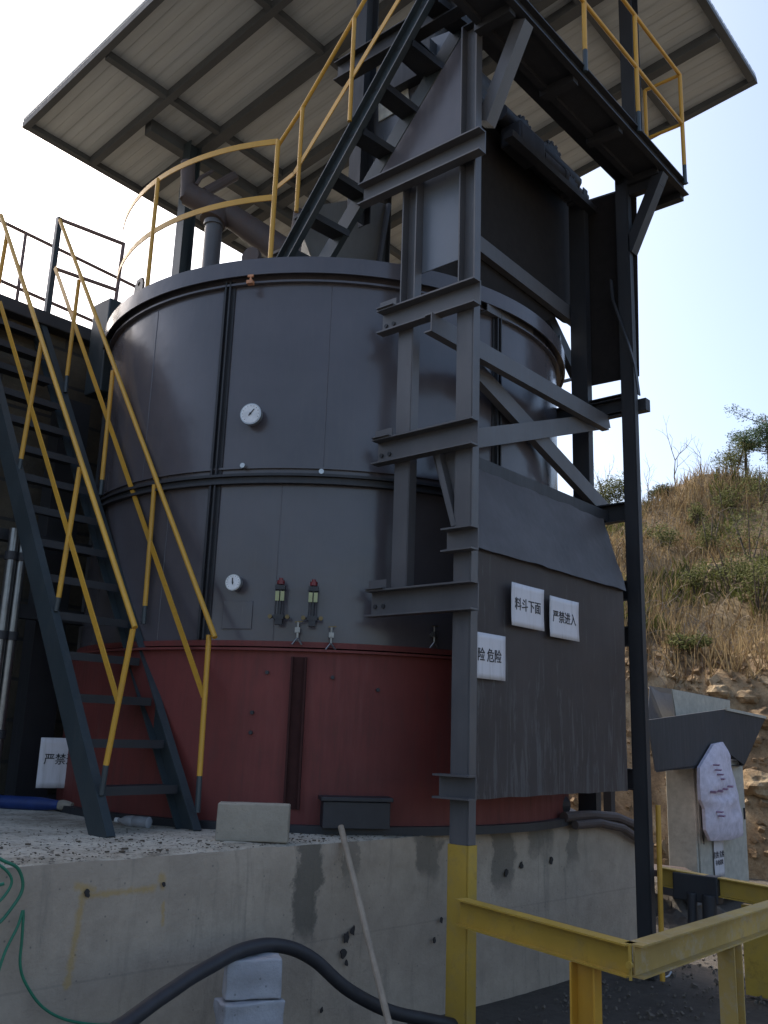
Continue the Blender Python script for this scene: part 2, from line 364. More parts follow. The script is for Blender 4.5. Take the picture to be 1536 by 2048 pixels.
# ---- concrete foundation block that carries the gasifier
fd = empty('concrete_foundation', (5, 4, 0), 'long stained grey concrete foundation carrying the round tank, loose grit on its top', 'concrete foundation')
XL, XR = -1.5, 7.02
g = MB(); k = 90
def fpt(x, z):
    e = .018*noise.noise(V((x*1.3, z*1.3, 0)))+.006*noise.noise(V((x*9, z*9, 3)))
    return V((x, FY(x)+e+(.01 if z > ZS-.02 else 0), z + (.012*noise.noise(V((x*4, 0, 5))) if z > .9 else 0)))
zs = [-.1+ (ZS+.1)*j/14 for j in range(15)]
gv = [[g.b.verts.new(fpt(XL+(XR-XL)*i/k, z)) for z in zs] for i in range(k+1)]
for i in range(k):
    for j in range(14): g.b.faces.new((gv[i][j], gv[i+1][j], gv[i+1][j+1], gv[i][j+1]))
back = [g.b.verts.new((XL, 7.05, -.1)), g.b.verts.new((XR, 7.05, -.1)), g.b.verts.new((XL, 7.05, ZS)), g.b.verts.new((XR, 7.05, ZS))]
g.b.faces.new([gv[k][j] for j in range(15)][::1]+[back[3], back[1]])
g.b.faces.new([gv[0][j] for j in range(14, -1, -1)]+[back[0], back[2]])
part('wall', g, m_conc, fd, smooth=True)
g = MB(); nx, ny = 110, 50; rows = []
for i in range(nx+1):
    x = XL+(XR-XL)*i/nx; y0 = FY(x)+.012; row = []
    for j in range(ny+1):
        y = y0+(7.05-y0)*j/ny; z = ZS + (.004 if j else -.008) + .012*noise.noise(V((x*4, 0, 5)))*(1-j/ny) + .008*abs(noise.noise(V((x*6, y*6, 1))))*(1 if j else 0)
        row.append(g.b.verts.new((x, y+(.01*noise.noise(V((x*12, 0, 0))) if j == 0 else 0), z)))
    rows.append(row)
for i in range(nx):
    for j in range(ny): g.b.faces.new((rows[i][j], rows[i+1][j], rows[i+1][j+1], rows[i][j+1]))
part('slab_top', g, m_slab, fd, smooth=True)
# yellow sprayed marks on the face (thin paint films)
def onwall(x, y, off=.012):
    d = ray(x, y); # intersect with sloped front line y = 3.80-(x-2.12)*.085
    t = (3.80+.085*2.12-EYE.y-.085*EYE.x)/(d.y+.085*d.x); p = EYE+d*t; return p-V((0, off+.012, 0))
_t = m_conc.node_tree; _b = _t.nodes['Principled BSDF']; _c = _b.inputs['Base Color'].links[0].from_socket
_g = N(_t, 'ShaderNodeNewGeometry'); _f = N(_t, 'ShaderNodeVectorMath', operation='MULTIPLY'); _t.links.new(_g.outputs['Position'], _f.inputs[0]); _f.inputs[1].default_value = (1, 0, 1)
_n = noise_tex(_t, 26, 7, .75, geo(_t))
for (qa_, qb_, wd) in (((166,1785),(133,1972),.030), ((175,1791),(308,1777),.026), ((324,1752),(326,1775),.030), ((328,1805),(326,1850),.016), ((155,1772),(182,1780),.034)):
    A_, B_ = onwall(*qa_), onwall(*qb_); A_.y = B_.y = 0; AB = B_-A_
    def vm(op, *ins):
        v_ = N(_t, 'ShaderNodeVectorMath', operation=op)
        for i_, q_ in enumerate(ins):
            if isinstance(q_, (tuple, V)): v_.inputs[i_].default_value = tuple(q_)
            elif op == 'SCALE' and i_ == 1: _t.links.new(q_, v_.inputs['Scale'])
            else: _t.links.new(q_, v_.inputs[i_])
        return v_
    pa = vm('SUBTRACT', _f.outputs[0], A_).outputs[0]; dt = vm('DOT_PRODUCT', pa, AB/AB.length_squared).outputs['Value']
    cl = N(_t, 'ShaderNodeClamp'); _t.links.new(dt, cl.inputs[0]); pr = N(_t, 'ShaderNodeVectorMath', operation='SCALE'); pr.inputs[0].default_value = tuple(AB); _t.links.new(cl.outputs[0], pr.inputs['Scale'])
    ds = vm('DISTANCE', pa, pr.outputs[0]).outputs['Value']; ma = N(_t, 'ShaderNodeMath', operation='MULTIPLY_ADD'); _t.links.new(_n, ma.inputs[0]); ma.inputs[1].default_value = .055; _t.links.new(ds, ma.inputs[2])
    mr = N(_t, 'ShaderNodeMapRange'); mr.inputs[1].default_value = .0275+wd*.75; mr.inputs[2].default_value = .0275+wd*.15; mr.inputs[3].default_value = 0; mr.inputs[4].default_value = .55; _t.links.new(ma.outputs[0], mr.inputs[0])
    _c = mix(_t, mr.outputs[0], _c, (.40,.25,.06))
_t.links.new(_c, _b.inputs['Base Color'])
m_tar = plain('dark_splash', (.035,.03,.028), .9)
for (x, y, r_) in ((690,1875,10),(703,1860,7),(684,1905,9),(690,1925,5),(880,1840,5),(866,1880,5),(1010,1745,7),(1040,1730,8),(172,1786,5),(325,1768,4),(1100,1720,7),(640,2020,5)):
    g = MB(); c0 = onwall(x, y, .002); rr = r_/350; pts = []
    for k_ in range(11): a = k_/11*6.283; q = rr*(.55+.6*random.random()); pts.append(c0+V((math.cos(a)*q, 0, math.sin(a)*q*1.3)))
    g.prism(pts, (0, .006, 0)); part('splash', g, m_tar, fd)
# debris on slab: uncountable grit
g = MB()
for k_ in range(1500):
    x = random.uniform(1.6, 5.0); y = FY(x)+abs(random.gauss(0, .55))+.02; z = ZS+.008; s_ = random.uniform(.0015, .006)*(2.6 if random.random() < .05 else 1)
    if (V((x, y, 0))-TC).length < TR+.12: continue
    a = random.random()*3.14; g.obox((x, y, z+s_*.25), (math.cos(a)*s_, math.sin(a)*s_, 0), (-math.sin(a)*s_*.5, math.cos(a)*s_*.5, 0), (0, 0, s_*.3))
tag(g.build('grit', plain('dark_grit', (.09,.07,.05), .95)), 'dark crumbs of soil and stone scattered on the slab', 'grit', kind='stuff')

g = MB(); random.seed(3)
for k_ in range(2200):
    x = random.uniform(3.6, 8.2); y = random.uniform(-.3, 3.3); s_ = random.uniform(.003, .011)*(2 if random.random() < .04 else 1); rm = Matrix.Rotation(random.random()*6.28, 3, V((random.gauss(0,1), random.gauss(0,1), random.gauss(0,1))).normalized()); p = V((x, y, 0))
    g.hexa([p+rm@V((x_*s_*random.uniform(.6,1.2), y_*s_*random.uniform(.5,1), z_*s_*.7)) for z_ in (-1,1) for x_, y_ in ((-1,-1),(1,-1),(1,1),(-1,1))])
tag(g.build('gravel', plain('earthy_gravel', (.12,.10,.08), .95)), 'loose dark gravel on the ground inside the guard frame', 'gravel', kind='stuff')
# ---- retaining wall behind the stair
rw = empty('retaining_wall', (2, 7.3, 0), 'tall dark block retaining wall behind the left stair', 'wall')
g = MB(); nx, nz = 70, 40; gv = []
WT = 4.93
for i in range(nx+1):
    x = -12+18.5*i/nx; gv.append([])
    for j in range(nz+1):
        z = WT*j/nz; gv[-1].append(g.b.verts.new((x, 7.16+.035*noise.noise(V((x*2.1, z*2.6, 0)))+.02*(WT-z)*-.6, z)))
for i in range(nx):
    for j in range(nz): g.b.faces.new((gv[i][j], gv[i+1][j], gv[i+1][j+1], gv[i][j+1]))
t0 = [g.b.verts.new((-12, 15, WT)), g.b.verts.new((6.5, 15, WT))]; b0 = [g.b.verts.new((-12, 15, 0)), g.b.verts.new((6.5, 15, 0))]
g.b.faces.new([gv[i][nz] for i in range(nx+1)]+[t0[1], t0[0]]); g.b.faces.new([gv[nx][j] for j in range(nz+1)]+[t0[1], b0[1]][::1]); g.b.faces.new([t0[0], t0[1], b0[1], b0[0]])
part('wall', g, m_stone, rw, smooth=True)
g = MB(); g.box((-12, 7.02, WT-.02), (6.5, 7.5, WT+.10)); part('coping', g, m_dark, rw, bevel=.01)
g = MB(); g.bar((2.4, 7.03, 3.2), (3.3, 7.03, 3.05), .02, .05); part('ledge', g, m_dark, rw)

# ================================================================== GASIFIER TANK
tk = empty('gasifier_tank', (TC.x, TC.y, ZS), 'big round dark grey steel gasifier tank with a red lower ring', 'gasifier')
ZR, ZM, ZT = 2.10, 3.22, 4.70
g = MB(); g.lathe([(TR, ZR), (TR, ZT+.02), (TR-.03, ZT+.02), (TR-.03, ZR)]); part('shell', g, m_tank, tk, smooth=True)
g = MB(); g.lathe([(TR+.045, ZM-.012), (TR+.045, ZM+.006), (TR+.001, ZM+.006), (TR+.001, ZM-.012)]); g.lathe([(TR+.045, ZM-.062), (TR+.045, ZM-.044), (TR+.001, ZM-.044), (TR+.001, ZM-.062)])
g.lathe([(TR+.022, ZM-.043), (TR+.022, ZM-.013), (TR+.001, ZM-.013), (TR+.001, ZM-.043)]); part('middle_flange', g, m_dark, tk, smooth=True)
g = MB(); g.lathe([(TR+.02, ZM+.045), (TR+.02, ZM+.058), (TR+.001, ZM+.058), (TR+.001, ZM+.045)]); part('weld_band', g, m_tank, tk, smooth=True)
g = MB(); g.lathe([(TR+.075, ZT-.055), (TR+.075, ZT+.065), (TR-.05, ZT+.065), (TR-.05, ZT+.055), (TR+.064, ZT+.055), (TR+.064, ZT-.055)])
g.lathe([(TR+.035, ZT-.10), (TR+.035, ZT-.085), (TR+.001, ZT-.085), (TR+.001, ZT-.10)]); part('top_ring', g, m_tank, tk, smooth=True)
g = MB(); g.lathe([(TR-.04, ZT+.03), (.35, ZT+.22), (.35, ZT+.05)], seg=96); part('top_plate', g, m_dark, tk, smooth=True)
g = MB(); g.lathe([(TR+.055, ZS+.05), (TR+.055, ZR-.02), (TR+.02, ZR-.02), (TR+.02, ZS+.05)]); g.lathe([(TR+.02, ZR-.0), (TR+.02, ZR+.035), (TR-.02, ZR+.035), (TR-.02, ZR)])
g.lathe([(TR+.09, ZR-.03), (TR+.09, ZR-.015), (TR, ZR-.015), (TR, ZR-.03)])
part('red_base', g, m_red, tk, smooth=True)
g = MB(); g.lathe([(TR+.12, ZS+.0), (TR+.12, ZS+.05), (TR-.1, ZS+.05), (TR-.1, ZS)]); part('base_plate', g, m_dark, tk, smooth=True)
# vertical flanged joints
a1 = azim(PC(452, 700))
joints = [a1 + math.pi/3*k_ for k_ in range(6)]
for a in joints:
    er = V((math.cos(a), math.sin(a), 0)); et = V((-math.sin(a), math.cos(a), 0))
    for z0, z1 in ((ZM+.01, ZT-.06), (ZR+.04, ZM-.065)):
        g = MB()
        for k_ in (-1, 1): g.obox(cyl(a, (z0+z1)/2, TR+.018)+et*k_*.017, er*.02, et*.005, V((0,0,(z1-z0)/2)))
        g.obox(cyl(a, (z0+z1)/2, TR+.004)+et*0, er*.006, et*.045, V((0,0,(z1-z0)/2-.003))); part('joint_flange', g, m_dark, tk)
for x_ in (592,):
    a = azim(PC(x_, 1450, TR+.055)); er = V((math.cos(a), math.sin(a), 0)); et = V((-math.sin(a), math.cos(a), 0)); zc = (ZS+.1+ZR-.03)/2
    g = MB()
    for k_ in (-1, 1): g.obox(cyl(a, zc, TR+.075)+et*k_*.042, er*.022, et*.006, V((0,0,.45)))
    g.obox(cyl(a, zc, TR+.058), er*.005, et*.036, V((0,0,.45))); part('base_rib', g, m_rib, tk)
for x_, y_ in ((535,1345),(665,1355),(505,1425),(502,1465),(755,1380)):
    p = PC(x_, y_, TR+.055); er = V((math.cos(azim(p)), math.sin(azim(p)), 0)); g = MB(); g.disc_cyl(p, er, .012, .018, 10); part('bolt', g, m_dark, tk)
for x_, y_, z0, z1 in ((655, 760, ZM+.02, ZT-.11), (300, 800, ZM+.02, ZT-.11), (560, 1050, ZR+.04, ZM-.07), (330, 1100, ZR+.04, ZM-.07)):
    a = azim(PC(x_, y_)); g = MB(); n_ = 40
    g.tube([cyl(a+random.gauss(0, .0004), z0+(z1-z0)*k_/n_, TR-.001) for k_ in range(n_+1)], [.0035+.001*random.random() for k_ in range(n_+1)], 6); part('weld_bead', g, m_tank, tk, smooth=True)
# ash door / black box at the foot
p = PC(710, 1640, TR+.13); a = azim(p); er = V((math.cos(a), math.sin(a), 0)); et = V((-math.sin(a), math.cos(a), 0))
g = MB(); g.obox(cyl(a, ZS+.12, TR+.12), er*.07, et*.20, V((0,0,.075))); g.obox(cyl(a, ZS+.21, TR+.12), er*.085, et*.215, V((0,0,.012))); part('ash_door', g, m_black, tk, bevel=.004)
# small plates
p = PC(475, 1230); a = azim(p); er = V((math.cos(a), math.sin(a), 0)); et = V((-math.sin(a), math.cos(a), 0)); g = MB(); g.obox(p+er*.001, er*.006, et*.10, V((0,0,.09))); part('name_plate', g, m_tank, tk, bevel=.003)
# pressure gauges
def gauge(x, y, r, ang, tilt=0):
    p = PC(x, y); a = azim(p); er = V((math.cos(a), math.sin(a), 0)); et = V((-math.sin(a), math.cos(a), 0)).normalized(); er2 = (er+et*tilt).normalized(); uz = V((0,0,1)); rt = uz.cross(er2)
    g = MB(); c0 = p+er2*.05; g.disc_cyl(c0, er2, r, .035, 36); g.disc_cyl(p-er*.01, er, .018, .07, 12); c = part('pressure_gauge', g, m_galv, tk, smooth=True)
    g = MB(); g.disc_cyl(c0+er2*.0355, er2, r*.9, .003, 36); part('dial', g, m_white, c)
    g = MB()
    for k_ in range(13):
        b_ = R(-225+k_*22.5)*-1-R(0); d = rt*math.cos(b_)+uz*math.sin(b_); 
        if k_ == 12: continue
        g.bar(c0+er2*.0395+d*r*.72, c0+er2*.0395+d*r*.82, .0025, .001, er2.cross(d))
    part('scale', g, m_ink, c)
    g = MB(); d = rt*math.cos(ang)+uz*math.sin(ang); g.bar(c0+er2*.042-d*r*.25, c0+er2*.042+d*r*.55, .007, .0015, er2.cross(d)); g.disc_cyl(c0+er2*.0395, er2, r*.1, .004, 12); part('needle', g, m_ink, c)
gauge(510, 836, .073, R(50)); gauge(476, 1169, .052, R(95))
# water level gauges
def level(x, y):
    p = PC(x, y); a = azim(p); er = V((math.cos(a), math.sin(a), 0)); et = V((-math.sin(a), math.cos(a), 0)); o = p+er*.07; Z = V((0,0,1))
    g = MB(); g.tube([o-Z*.13, o+Z*.10], .013, 10)
    for k_ in (-1, 1):
        for e in (-1, 1): g.tube([o+et*k_*.024-Z*.12+er*e*.004, o+et*k_*.024+Z*.09], .004, 6)
    for z_ in (-.10, .085): g.tube([p-er*.01+Z*z_, o+Z*z_], .012, 8); g.obox(o+Z*z_, er*.02, et*.032, Z*.014)
    g.tube([o-Z*.10-et*.055, o-Z*.10+et*.055], .008, 8); g.obox(o-Z*.125, er*.018, et*.022, Z*.025)
    c = part('level_gauge', g, m_dark, tk, smooth=True)
    g = MB(); 
    for k_ in (-1, 1): g.obox(o+er*.012+et*k_*.016+Z*.03, er*.006, et*.012, Z*.03)
    part('glass_tube', g, m_glassy, c)
    g = MB(); g.tube([o+Z*.105, o+Z*.13], .024, 12); g.tube([o+Z*.13, o+Z*.145], .014, 10); part('handwheel', g, m_redv, c, smooth=True)
    for k_ in (-1, 1): g = MB(); g.disc_cyl(o-Z*.10+et*k_*.055, er, .014, .02, 10); part('valve_knob', g, m_brass, c)
level(564, 1205); level(627, 1208)
def cock(x, y):
    p = PC(x, y); a = azim(p); er = V((math.cos(a), math.sin(a), 0)); et = V((-math.sin(a), math.cos(a), 0)); o = p+er*.05; Z = V((0,0,1))
    g = MB(); g.tube([p-er*.01, o+er*.02], .011, 8); g.tube([o+Z*.05, o-Z*.05], .009, 8); g.tube([o-Z*.05, o-Z*.09-et*.03], .006, 6); g.tube([o-Z*.05, o-Z*.09+et*.03], .006, 6); g.obox(o, er*.016, et*.016, Z*.016)
    c = part('drain_valve', g, m_galvd, tk, smooth=True); g = MB(); g.bar(o+Z*.05-et*.02, o+Z*.055+et*.03, .008, .008); part('valve_handle', g, m_brass, c)
cock(597, 1262); cock(662, 1272); cock(862, 1270)
for x_, y_ in ((488, 933), (643, 945)):
    p = PC(x_, y_, TR+.02); er = V((math.cos(azim(p)), math.sin(azim(p)), 0)); g = MB(); g.disc_cyl(p, er, .017, .03, 12); part('plug', g, m_galv, tk)
p = PC(503, 568, TR+.075); er = V((math.cos(azim(p)), math.sin(azim(p)), 0)); et = V((-er.y, er.x, 0)); g = MB(); g.obox(p+er*.02, er*.02, et*.022, V((0,0,.012))); g.tube([p+er*.02+V((0,0,.01)), p+er*.02+V((0,0,.06))], .007, 8); g.obox(p+er*.02+V((0,0,.05)), er*.008, et*.02, V((0,0,.008))); part('latch', g, m_orange, tk)
# lifting lug at the left of the rim and the dark box behind it
a = azim(PC(262, 598, TR+.1)); 
for aa in (a, a-2.1, a+2.1):
    er = V((math.cos(aa), math.sin(aa), 0)); et = V((-math.sin(aa), math.cos(aa), 0)); c0 = cyl(aa, ZT+.07, TR+.04)
    g = MB(); pts = [c0+et*x_+V((0,0,z_)) for x_, z_ in ((-.06,0),(-.06,.07),(-.045,.11),(0,.13),(.045,.11),(.06,.07),(.06,0))]
    hole = [c0+et*.02*math.cos(q)+V((0,0,.08+.02*math.sin(q))) for q in (0,1.05,2.1,3.14,4.19,5.24)]
    # outer plate as a ring of quads around the hole
    outer = [c0+et*x_+V((0,0,z_)) for x_, z_ in ((.06,.08),(.035,.125),(-.035,.125),(-.06,.08),(-.06,0),(.06,0))]
    for k_ in range(6):
        q = (k_+1) % 6; o1, o2, h1, h2 = outer[k_], outer[q], hole[k_], hole[q]; g.hexa([o1-er*.009, o2-er*.009, h2-er*.009, h1-er*.009, o1+er*.009, o2+er*.009, h2+er*.009, h1+er*.009])
    part('lifting_lug', g, m_stair, tk)
# curved safety rail on the rim
zt, zm = PC(470, 300, TR+.02).z, PC(470, 408, TR+.02).z
RR = TR+.02
p_s = PC(548, 400, RR); as_ = azim(p_s); p_m = PC(305, 470, RR); am = azim(p_m); ae = azim(PC(238, 500, RR))
zb = ZT+.06
ztop = PC(430, 305, RR).z; zmid = PC(430, 412, RR).z
hr = bpy.data.objects.new('rim_railing', None); C.objects.link(hr); hr.parent = tk
hr_w = wloc(hr)
for z_ in (ztop, zmid):
    g = MB(); g.lathe([(RR-.004, z_-.03), (RR+.004, z_-.03), (RR+.004, z_+.015), (RR-.004, z_+.015)], seg=40, a0=as_, a1=ae-2*math.pi if ae > as_ and ae-as_ > math.pi else ae); part('rail', g, m_yel, hr)
for a in (as_, am):
    g = MB(); g.tube([cyl(a, ZT-.0, RR), cyl(a, ztop, RR)], .0165, 10); part('post', g, m_yel, hr, smooth=True)
# pipes on the top
c_ = lambda x, y, Y: PX(x, y, Y=Y)
g = MB(); b0 = PX(422, 520, Y=6.6); g.tube([V((b0.x, b0.y, ZT)), V((b0.x, b0.y, PX(422, 446, Y=6.6).z))], .085, 24); g.tube([V((b0.x, b0.y, PX(422, 450, Y=6.6).z)), V((b0.x, b0.y, PX(422, 441, Y=6.6).z))], .10, 24); part('gas_pipe', g, m_steel, tk, smooth=True)
g = MB(); q0 = PX(375, 388, Y=6.8); q1 = PX(470, 438, Y=6.5); q2 = PX(560, 500, Y=6.1); q3 = PX(640, 540, Y=5.8); g.tube([q0, q1, q2, q3], [.115, .12, .14, .15], 20)
g.tube([q0+V((0,0,-.06)), q0+V((0,0,.02)), PX(376, 325, Y=6.8)], .07, 14); g.tube([PX(425, 445, Y=6.6), PX(440, 415, Y=6.6)], .13, 16); part('crude_gas_duct', g, m_duct, tk, smooth=True)
g = MB(); g.tube([PX(410, 385, Y=6.7), PX(470, 352, Y=6.6)], .05, 10); g.tube([PX(392, 370, Y=6.7), PX(402, 355, Y=6.7), PX(425, 343, Y=6.7)], .02, 8); part('branch_pipe', g, m_duct, tk, smooth=True)
g = MB(); q = PX(500, 512, Y=5.9); g.disc_cyl(q, (1,.3,0), .09, .05, 20); g.disc_cyl(q+V((.05,.015,0)), (1,.3,0), .06, .2, 16); part('blind_flange', g, m_duct, tk, smooth=True)
g = MB(); g.tube([PX(598, 425, Y=5.4), PX(592, 470, Y=5.3), PX(610, 520, Y=5.2)], .05, 12); part('elbow_pipe', g, m_duct, tk, smooth=True)
# charging chute on top of the tank
g = MB(); Yh = 4.75
T = [PX(606, 472, Y=Yh), PX(628, 412, Y=Yh), PX(727, 394, Y=Yh), PX(777, 410, Y=Yh), PX(753, 545, Y=Yh), PX(640, 560, Y=Yh)]
g.prism(T, (.22, .26, 0)); part('charging_chute', g, paint('chute_paint', (.20,.20,.19), .5, .2), tk, bevel=.006)
g = MB(); g.prism([PX(772, 408, Y=Yh-.006), PX(778, 410, Y=Yh-.006), PX(754, 548, Y=Yh-.006), PX(748, 547, Y=Yh-.006)], (0, -.03, 0)); part('chute_edge', g, m_steel, tk)

# ================================================================== HOIST TOWER
XA, YA, XB = 4.24, 3.03, 6.47
tw = empty('hoist_tower', (XA, YA, 0), 'tall dark grey steel skip hoist tower bolted in front of the tank', 'hoist tower')
YD, YC = YA+.52, YA+.52
dx, dy, dz = V((1,0,0)), V((0,1,0)), V((0,0,1))
ZTOP = 6.25
CA = XA+.058
g = MB(); g.channel((CA, YA+.062, 1.02), (CA, YA+.062, ZTOP+.03), .128, .066, -dx); part('column', g, m_steel, tw)
g = MB(); g.box((CA-.036, YA+.008, 1.02), (CA-.030, YA+.116, 4.20)); part('column_cover', g, m_steel, tw)
g = MB(); g.channel((CA, YA+.062, -.1), (CA, YA+.062, 1.02), .140, .078, -dx); g.box((CA-.043, YA+.002, -.1), (CA-.0405, YA+.122, 1.02)); part('column_foot', g, m_yel2, tw)
g = MB(); g.channel((XB+.04, YA+.055, .0), (XB+.04, YA+.055, 6.30), .115, .060, -dx); g.box((XB+.005, YA+.008, .0), (XB+.009, YA+.102, 6.2)); part('column', g, m_dark, tw)
g = MB(); g.channel((XA+.06, YD+.02, 2.40), (XA+.06, YD+.02, 5.28), .125, .07, -dx); g.box((XA+.022, YD-.036, 2.40), (XA+.026, YD+.076, 4.25)); part('column', g, m_steel, tw)
g = MB(); pc = PX(1160, 780, X=XB); g.channel((XB+.03, pc.y, 1.0), (XB+.03, pc.y, 6.3), .15, .075, -dx); g.box((XB-.008, pc.y-.07, 1.0), (XB-.004, pc.y+.07, 6.2)); part('column', g, m_dark, tw)
YCc = pc.y
# cross beams from column A to the tank (open side to -X)
def crossbeam(xr, yr, xl, yl, h=.165, mat=m_steel, cleat=True, name='crossbeam'):
    p1, p0 = PX(xr, yr, X=XA-.02), PX(xl, yl, X=XA-.02); p0.z = p1.z = (p0.z+p1.z)/2
    g = MB(); g.channel(p0, p1, h, .075, -dx, .009); o = part(name, g, mat, tw)
    if cleat:
        g = MB(); g.box((XA-.035, p0.y-.15, p0.z+h/2+.001), (XA-.027, p0.y-.01, p0.z+h/2+.06)); g.box((XA-.075, p0.y-.15, p0.z+h/2+.001), (XA-.0355, p0.y-.01, p0.z+h/2+.008)); part('cleat', g, m_steel, tw)
        for k_ in (.035, .10): g = MB(); g.disc_cyl((XA+.0105, p0.y-k_, p0.z-.015), -dx, .014, .012, 12); part('bolt', g, m_dark, o)
    return p0.z
z1 = crossbeam(965, 285, 722, 388, cleat=False)
z2 = crossbeam(955, 590, 760, 640); z3 = crossbeam(950, 862, 750, 907); z4 = crossbeam(950, 1192, 737, 1207)
z5 = crossbeam(950, 1077, 888, 1080, cleat=False, h=.14); z6 = crossbeam(945, 1573, 872, 1574, cleat=False, h=.13)
# side beams on the B side
for z_ in (z2+.0, z3, 2.72, z4, z6):
    g = MB(); g.channel((XB+.045, YA+.114, z_), (XB+.045, YCc+.5, z_), .15, .06, -dx); part('crossbeam', g, m_dark, tw)
g = MB(); g.channel((XB+.05, YA+.114, 4.22), (XB+.05, YCc+.1, 4.22), .15, .06, -dx); g.box((XB+.11, YA-.05, 4.18), (XB+.19, YA+.05, 4.28)); part('crossbeam', g, m_dark, tw)
# long horizontal beams along the tower
def beam(x0, y0, x1, y1, Y, h, name='beam', mat=m_steel, b=.06, o=-dy, level=False):
    p0, p1 = PX(x0, y0, Y=Y), PX(x1, y1, Y=Y)
    if level: p0.z = p1.z = (p0.z+p1.z)/2
    g = MB(); g.channel(p0, p1, h, b, o); part(name, g, mat, tw)
beam(856, 634, 1211, 856, 3.30, .125, level=True, o=dy)
beam(945, 736, 1222, 1036, 3.42, .13, 'brace', o=dy)
beam(930, 880, 1212, 842, 3.37, .13, 'brace', o=dy)
beam(940, 478, 1150, 640, 3.62, .13, level=False, o=dy)
beam(1075, 590, 1150, 748, 3.75, .12, 'brace', m_dark, o=dy)
beam(968, 612, 1060, 665, 3.5, .09, 'brace', o=dy)
# front sheet panels, hopper above, top angle
def sheet(name, pts, Y, mat, t=.008, parent=tw, **k): g = MB(); g.prism([PX(x, y, Y=Y) for x, y in pts], (0, t, 0)); return part(name, g, mat, parent, **k)
zlow, zmidp = 1.255, 2.69
g = MB(); nx = 24; px0, px1 = XA+.085, 6.24
low = []; 
for i in range(nx+1):
    x = px0+(px1-px0)*i/nx; e = .012*noise.noise(V((x*3, 0, 0)))
    low.append(V((x, YA+.005+e, zlow+.012*noise.noise(V((x*5, 1, 0)))-.0*(x-px0)))); 
gvv = []
for i in range(nx+1):
    x = px0+(px1-px0)*i/nx; gvv.append([g.b.verts.new((x, YA+.030+.010*noise.noise(V((x*2, z_*2, 0))), z_ if j else low[i].z)) for j, z_ in enumerate([zlow+(zmidp-zlow)*q/12 for q in range(13)])])
for i in range(nx):
    for j in range(12): g.b.faces.new((gvv[i][j], gvv[i+1][j], gvv[i+1][j+1], gvv[i][j+1]))
bmesh.ops.solidify(g.b, geom=g.b.faces[:], thickness=.006); part('front_panel', g, m_panel, tw, smooth=True)
# inclined hopper plate: lower edge on the panel, upper edge further back
yb = YA+.30
up0, up1 = PX(966, 948, Y=yb-.02), PX(1205, 1032, Y=yb-.02); up0.z = up1.z = (up0.z+up1.z)/2; up0.x = min(up0.x, XA+.12)
lo0, lo1 = V((px0, YA-.002, zmidp-.02)), V((6.23, YA-.002, zmidp-.02)); md = PX(1236, 1160, Y=YA+.04)
g = MB(); nu, nv = 24, 8; gvv = []
for i in range(nu+1):
    a_, b_ = lo0.lerp(lo1, i/nu), up0.lerp(up1, i/nu); gvv.append([g.b.verts.new(a_.lerp(b_, j/nv)+V((0, -.02*abs(noise.noise(V((i*.3, j*.4, 2)))), .01*noise.noise(V((i*.3, j*.4, 7)))))) for j in range(nv+1)])
for i in range(nu):
    for j in range(nv): g.b.faces.new((gvv[i][j], gvv[i+1][j], gvv[i+1][j+1], gvv[i][j+1]))
bmesh.ops.solidify(g.b, geom=g.b.faces[:], thickness=.006); part('hopper_plate', g, paint('hopper_paint', (.17,.155,.155), .42, .2, (.16,.16,.16), .25), tw, smooth=True)
g = MB(); g.bar(up0+V((-.02, .0, .035)), up1+V((.12, .0, .035)), .012, .085, dy); g.bar(up0+V((-.02, .05, .073)), up1+V((.12, .05, .073)), .10, .01, dy); part('hopper_lip', g, m_dark, tw)
g = MB(); g.prism([lo1+V((.0, 0, 0)), up1+V((0,0,0)), up1+V((0, .3, 0)), lo1+V((0, .5, 0))], (.006, 0, 0)); part('hopper_side', g, m_dark, tw)
# chute wedge between D and A
g = MB(); g.prism([PX(x, y, X=XA+.08) for x, y in ((862,897),(935,890),(935,1058),(903,1056))], (.01, 0, 0)); g.prism([PX(x, y, X=XA+.02) for x, y in ((868,905),(876,900),(912,1050),(902,1053))], (.06, 0, 0)); part('chute_wedge', g, m_steel, tw)
# grime marks on the wedge
# box plates beside column A (upper)
g = MB(); g.prism([PX(x, y, X=XA+.10) for x, y in ((832,350),(832,551),(940,510),(940,290))], (.008, 0, 0)); part('side_plate', g, paint('side_plate_paint', (.13,.145,.17), .3, .15, (.18,.18,.18), .15), tw)
g = MB(); g.prism([PX(x, y, X=XA+.12) for x, y in ((762,346),(938,265),(938,60),(925,70))], (.008, 0, 0)); part('side_plate', g, m_tank, tw)
g = MB(); g.prism([PX(x, y, X=XA+.45) for x, y in ((728,395),(745,180),(800,100),(905,60),(905,300))], (.008, 0, 0)); part('hood_plate', g, paint('hood_paint', (.11,.12,.14), .3, .2, (.2,.2,.2), .2), tw)
# hood: back plate with curved lower edge, B-side plate
YH = 3.66
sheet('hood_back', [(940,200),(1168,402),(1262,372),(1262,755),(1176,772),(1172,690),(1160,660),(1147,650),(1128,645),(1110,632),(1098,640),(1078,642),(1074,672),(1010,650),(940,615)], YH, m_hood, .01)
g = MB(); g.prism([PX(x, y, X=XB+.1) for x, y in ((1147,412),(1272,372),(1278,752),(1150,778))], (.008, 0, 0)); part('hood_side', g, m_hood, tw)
g = MB(); g.tube([PX(940, 185, Y=3.60), PX(1170, 398, Y=3.60)], .045, 10); part('hood_top_pipe', g, m_dark, tw, smooth=True)
sheet('dark_backing', [(820,530),(945,495),(945,650),(820,600)], 3.74, m_hood, .01)  # dark backing sheet added to close a bright gap of sky
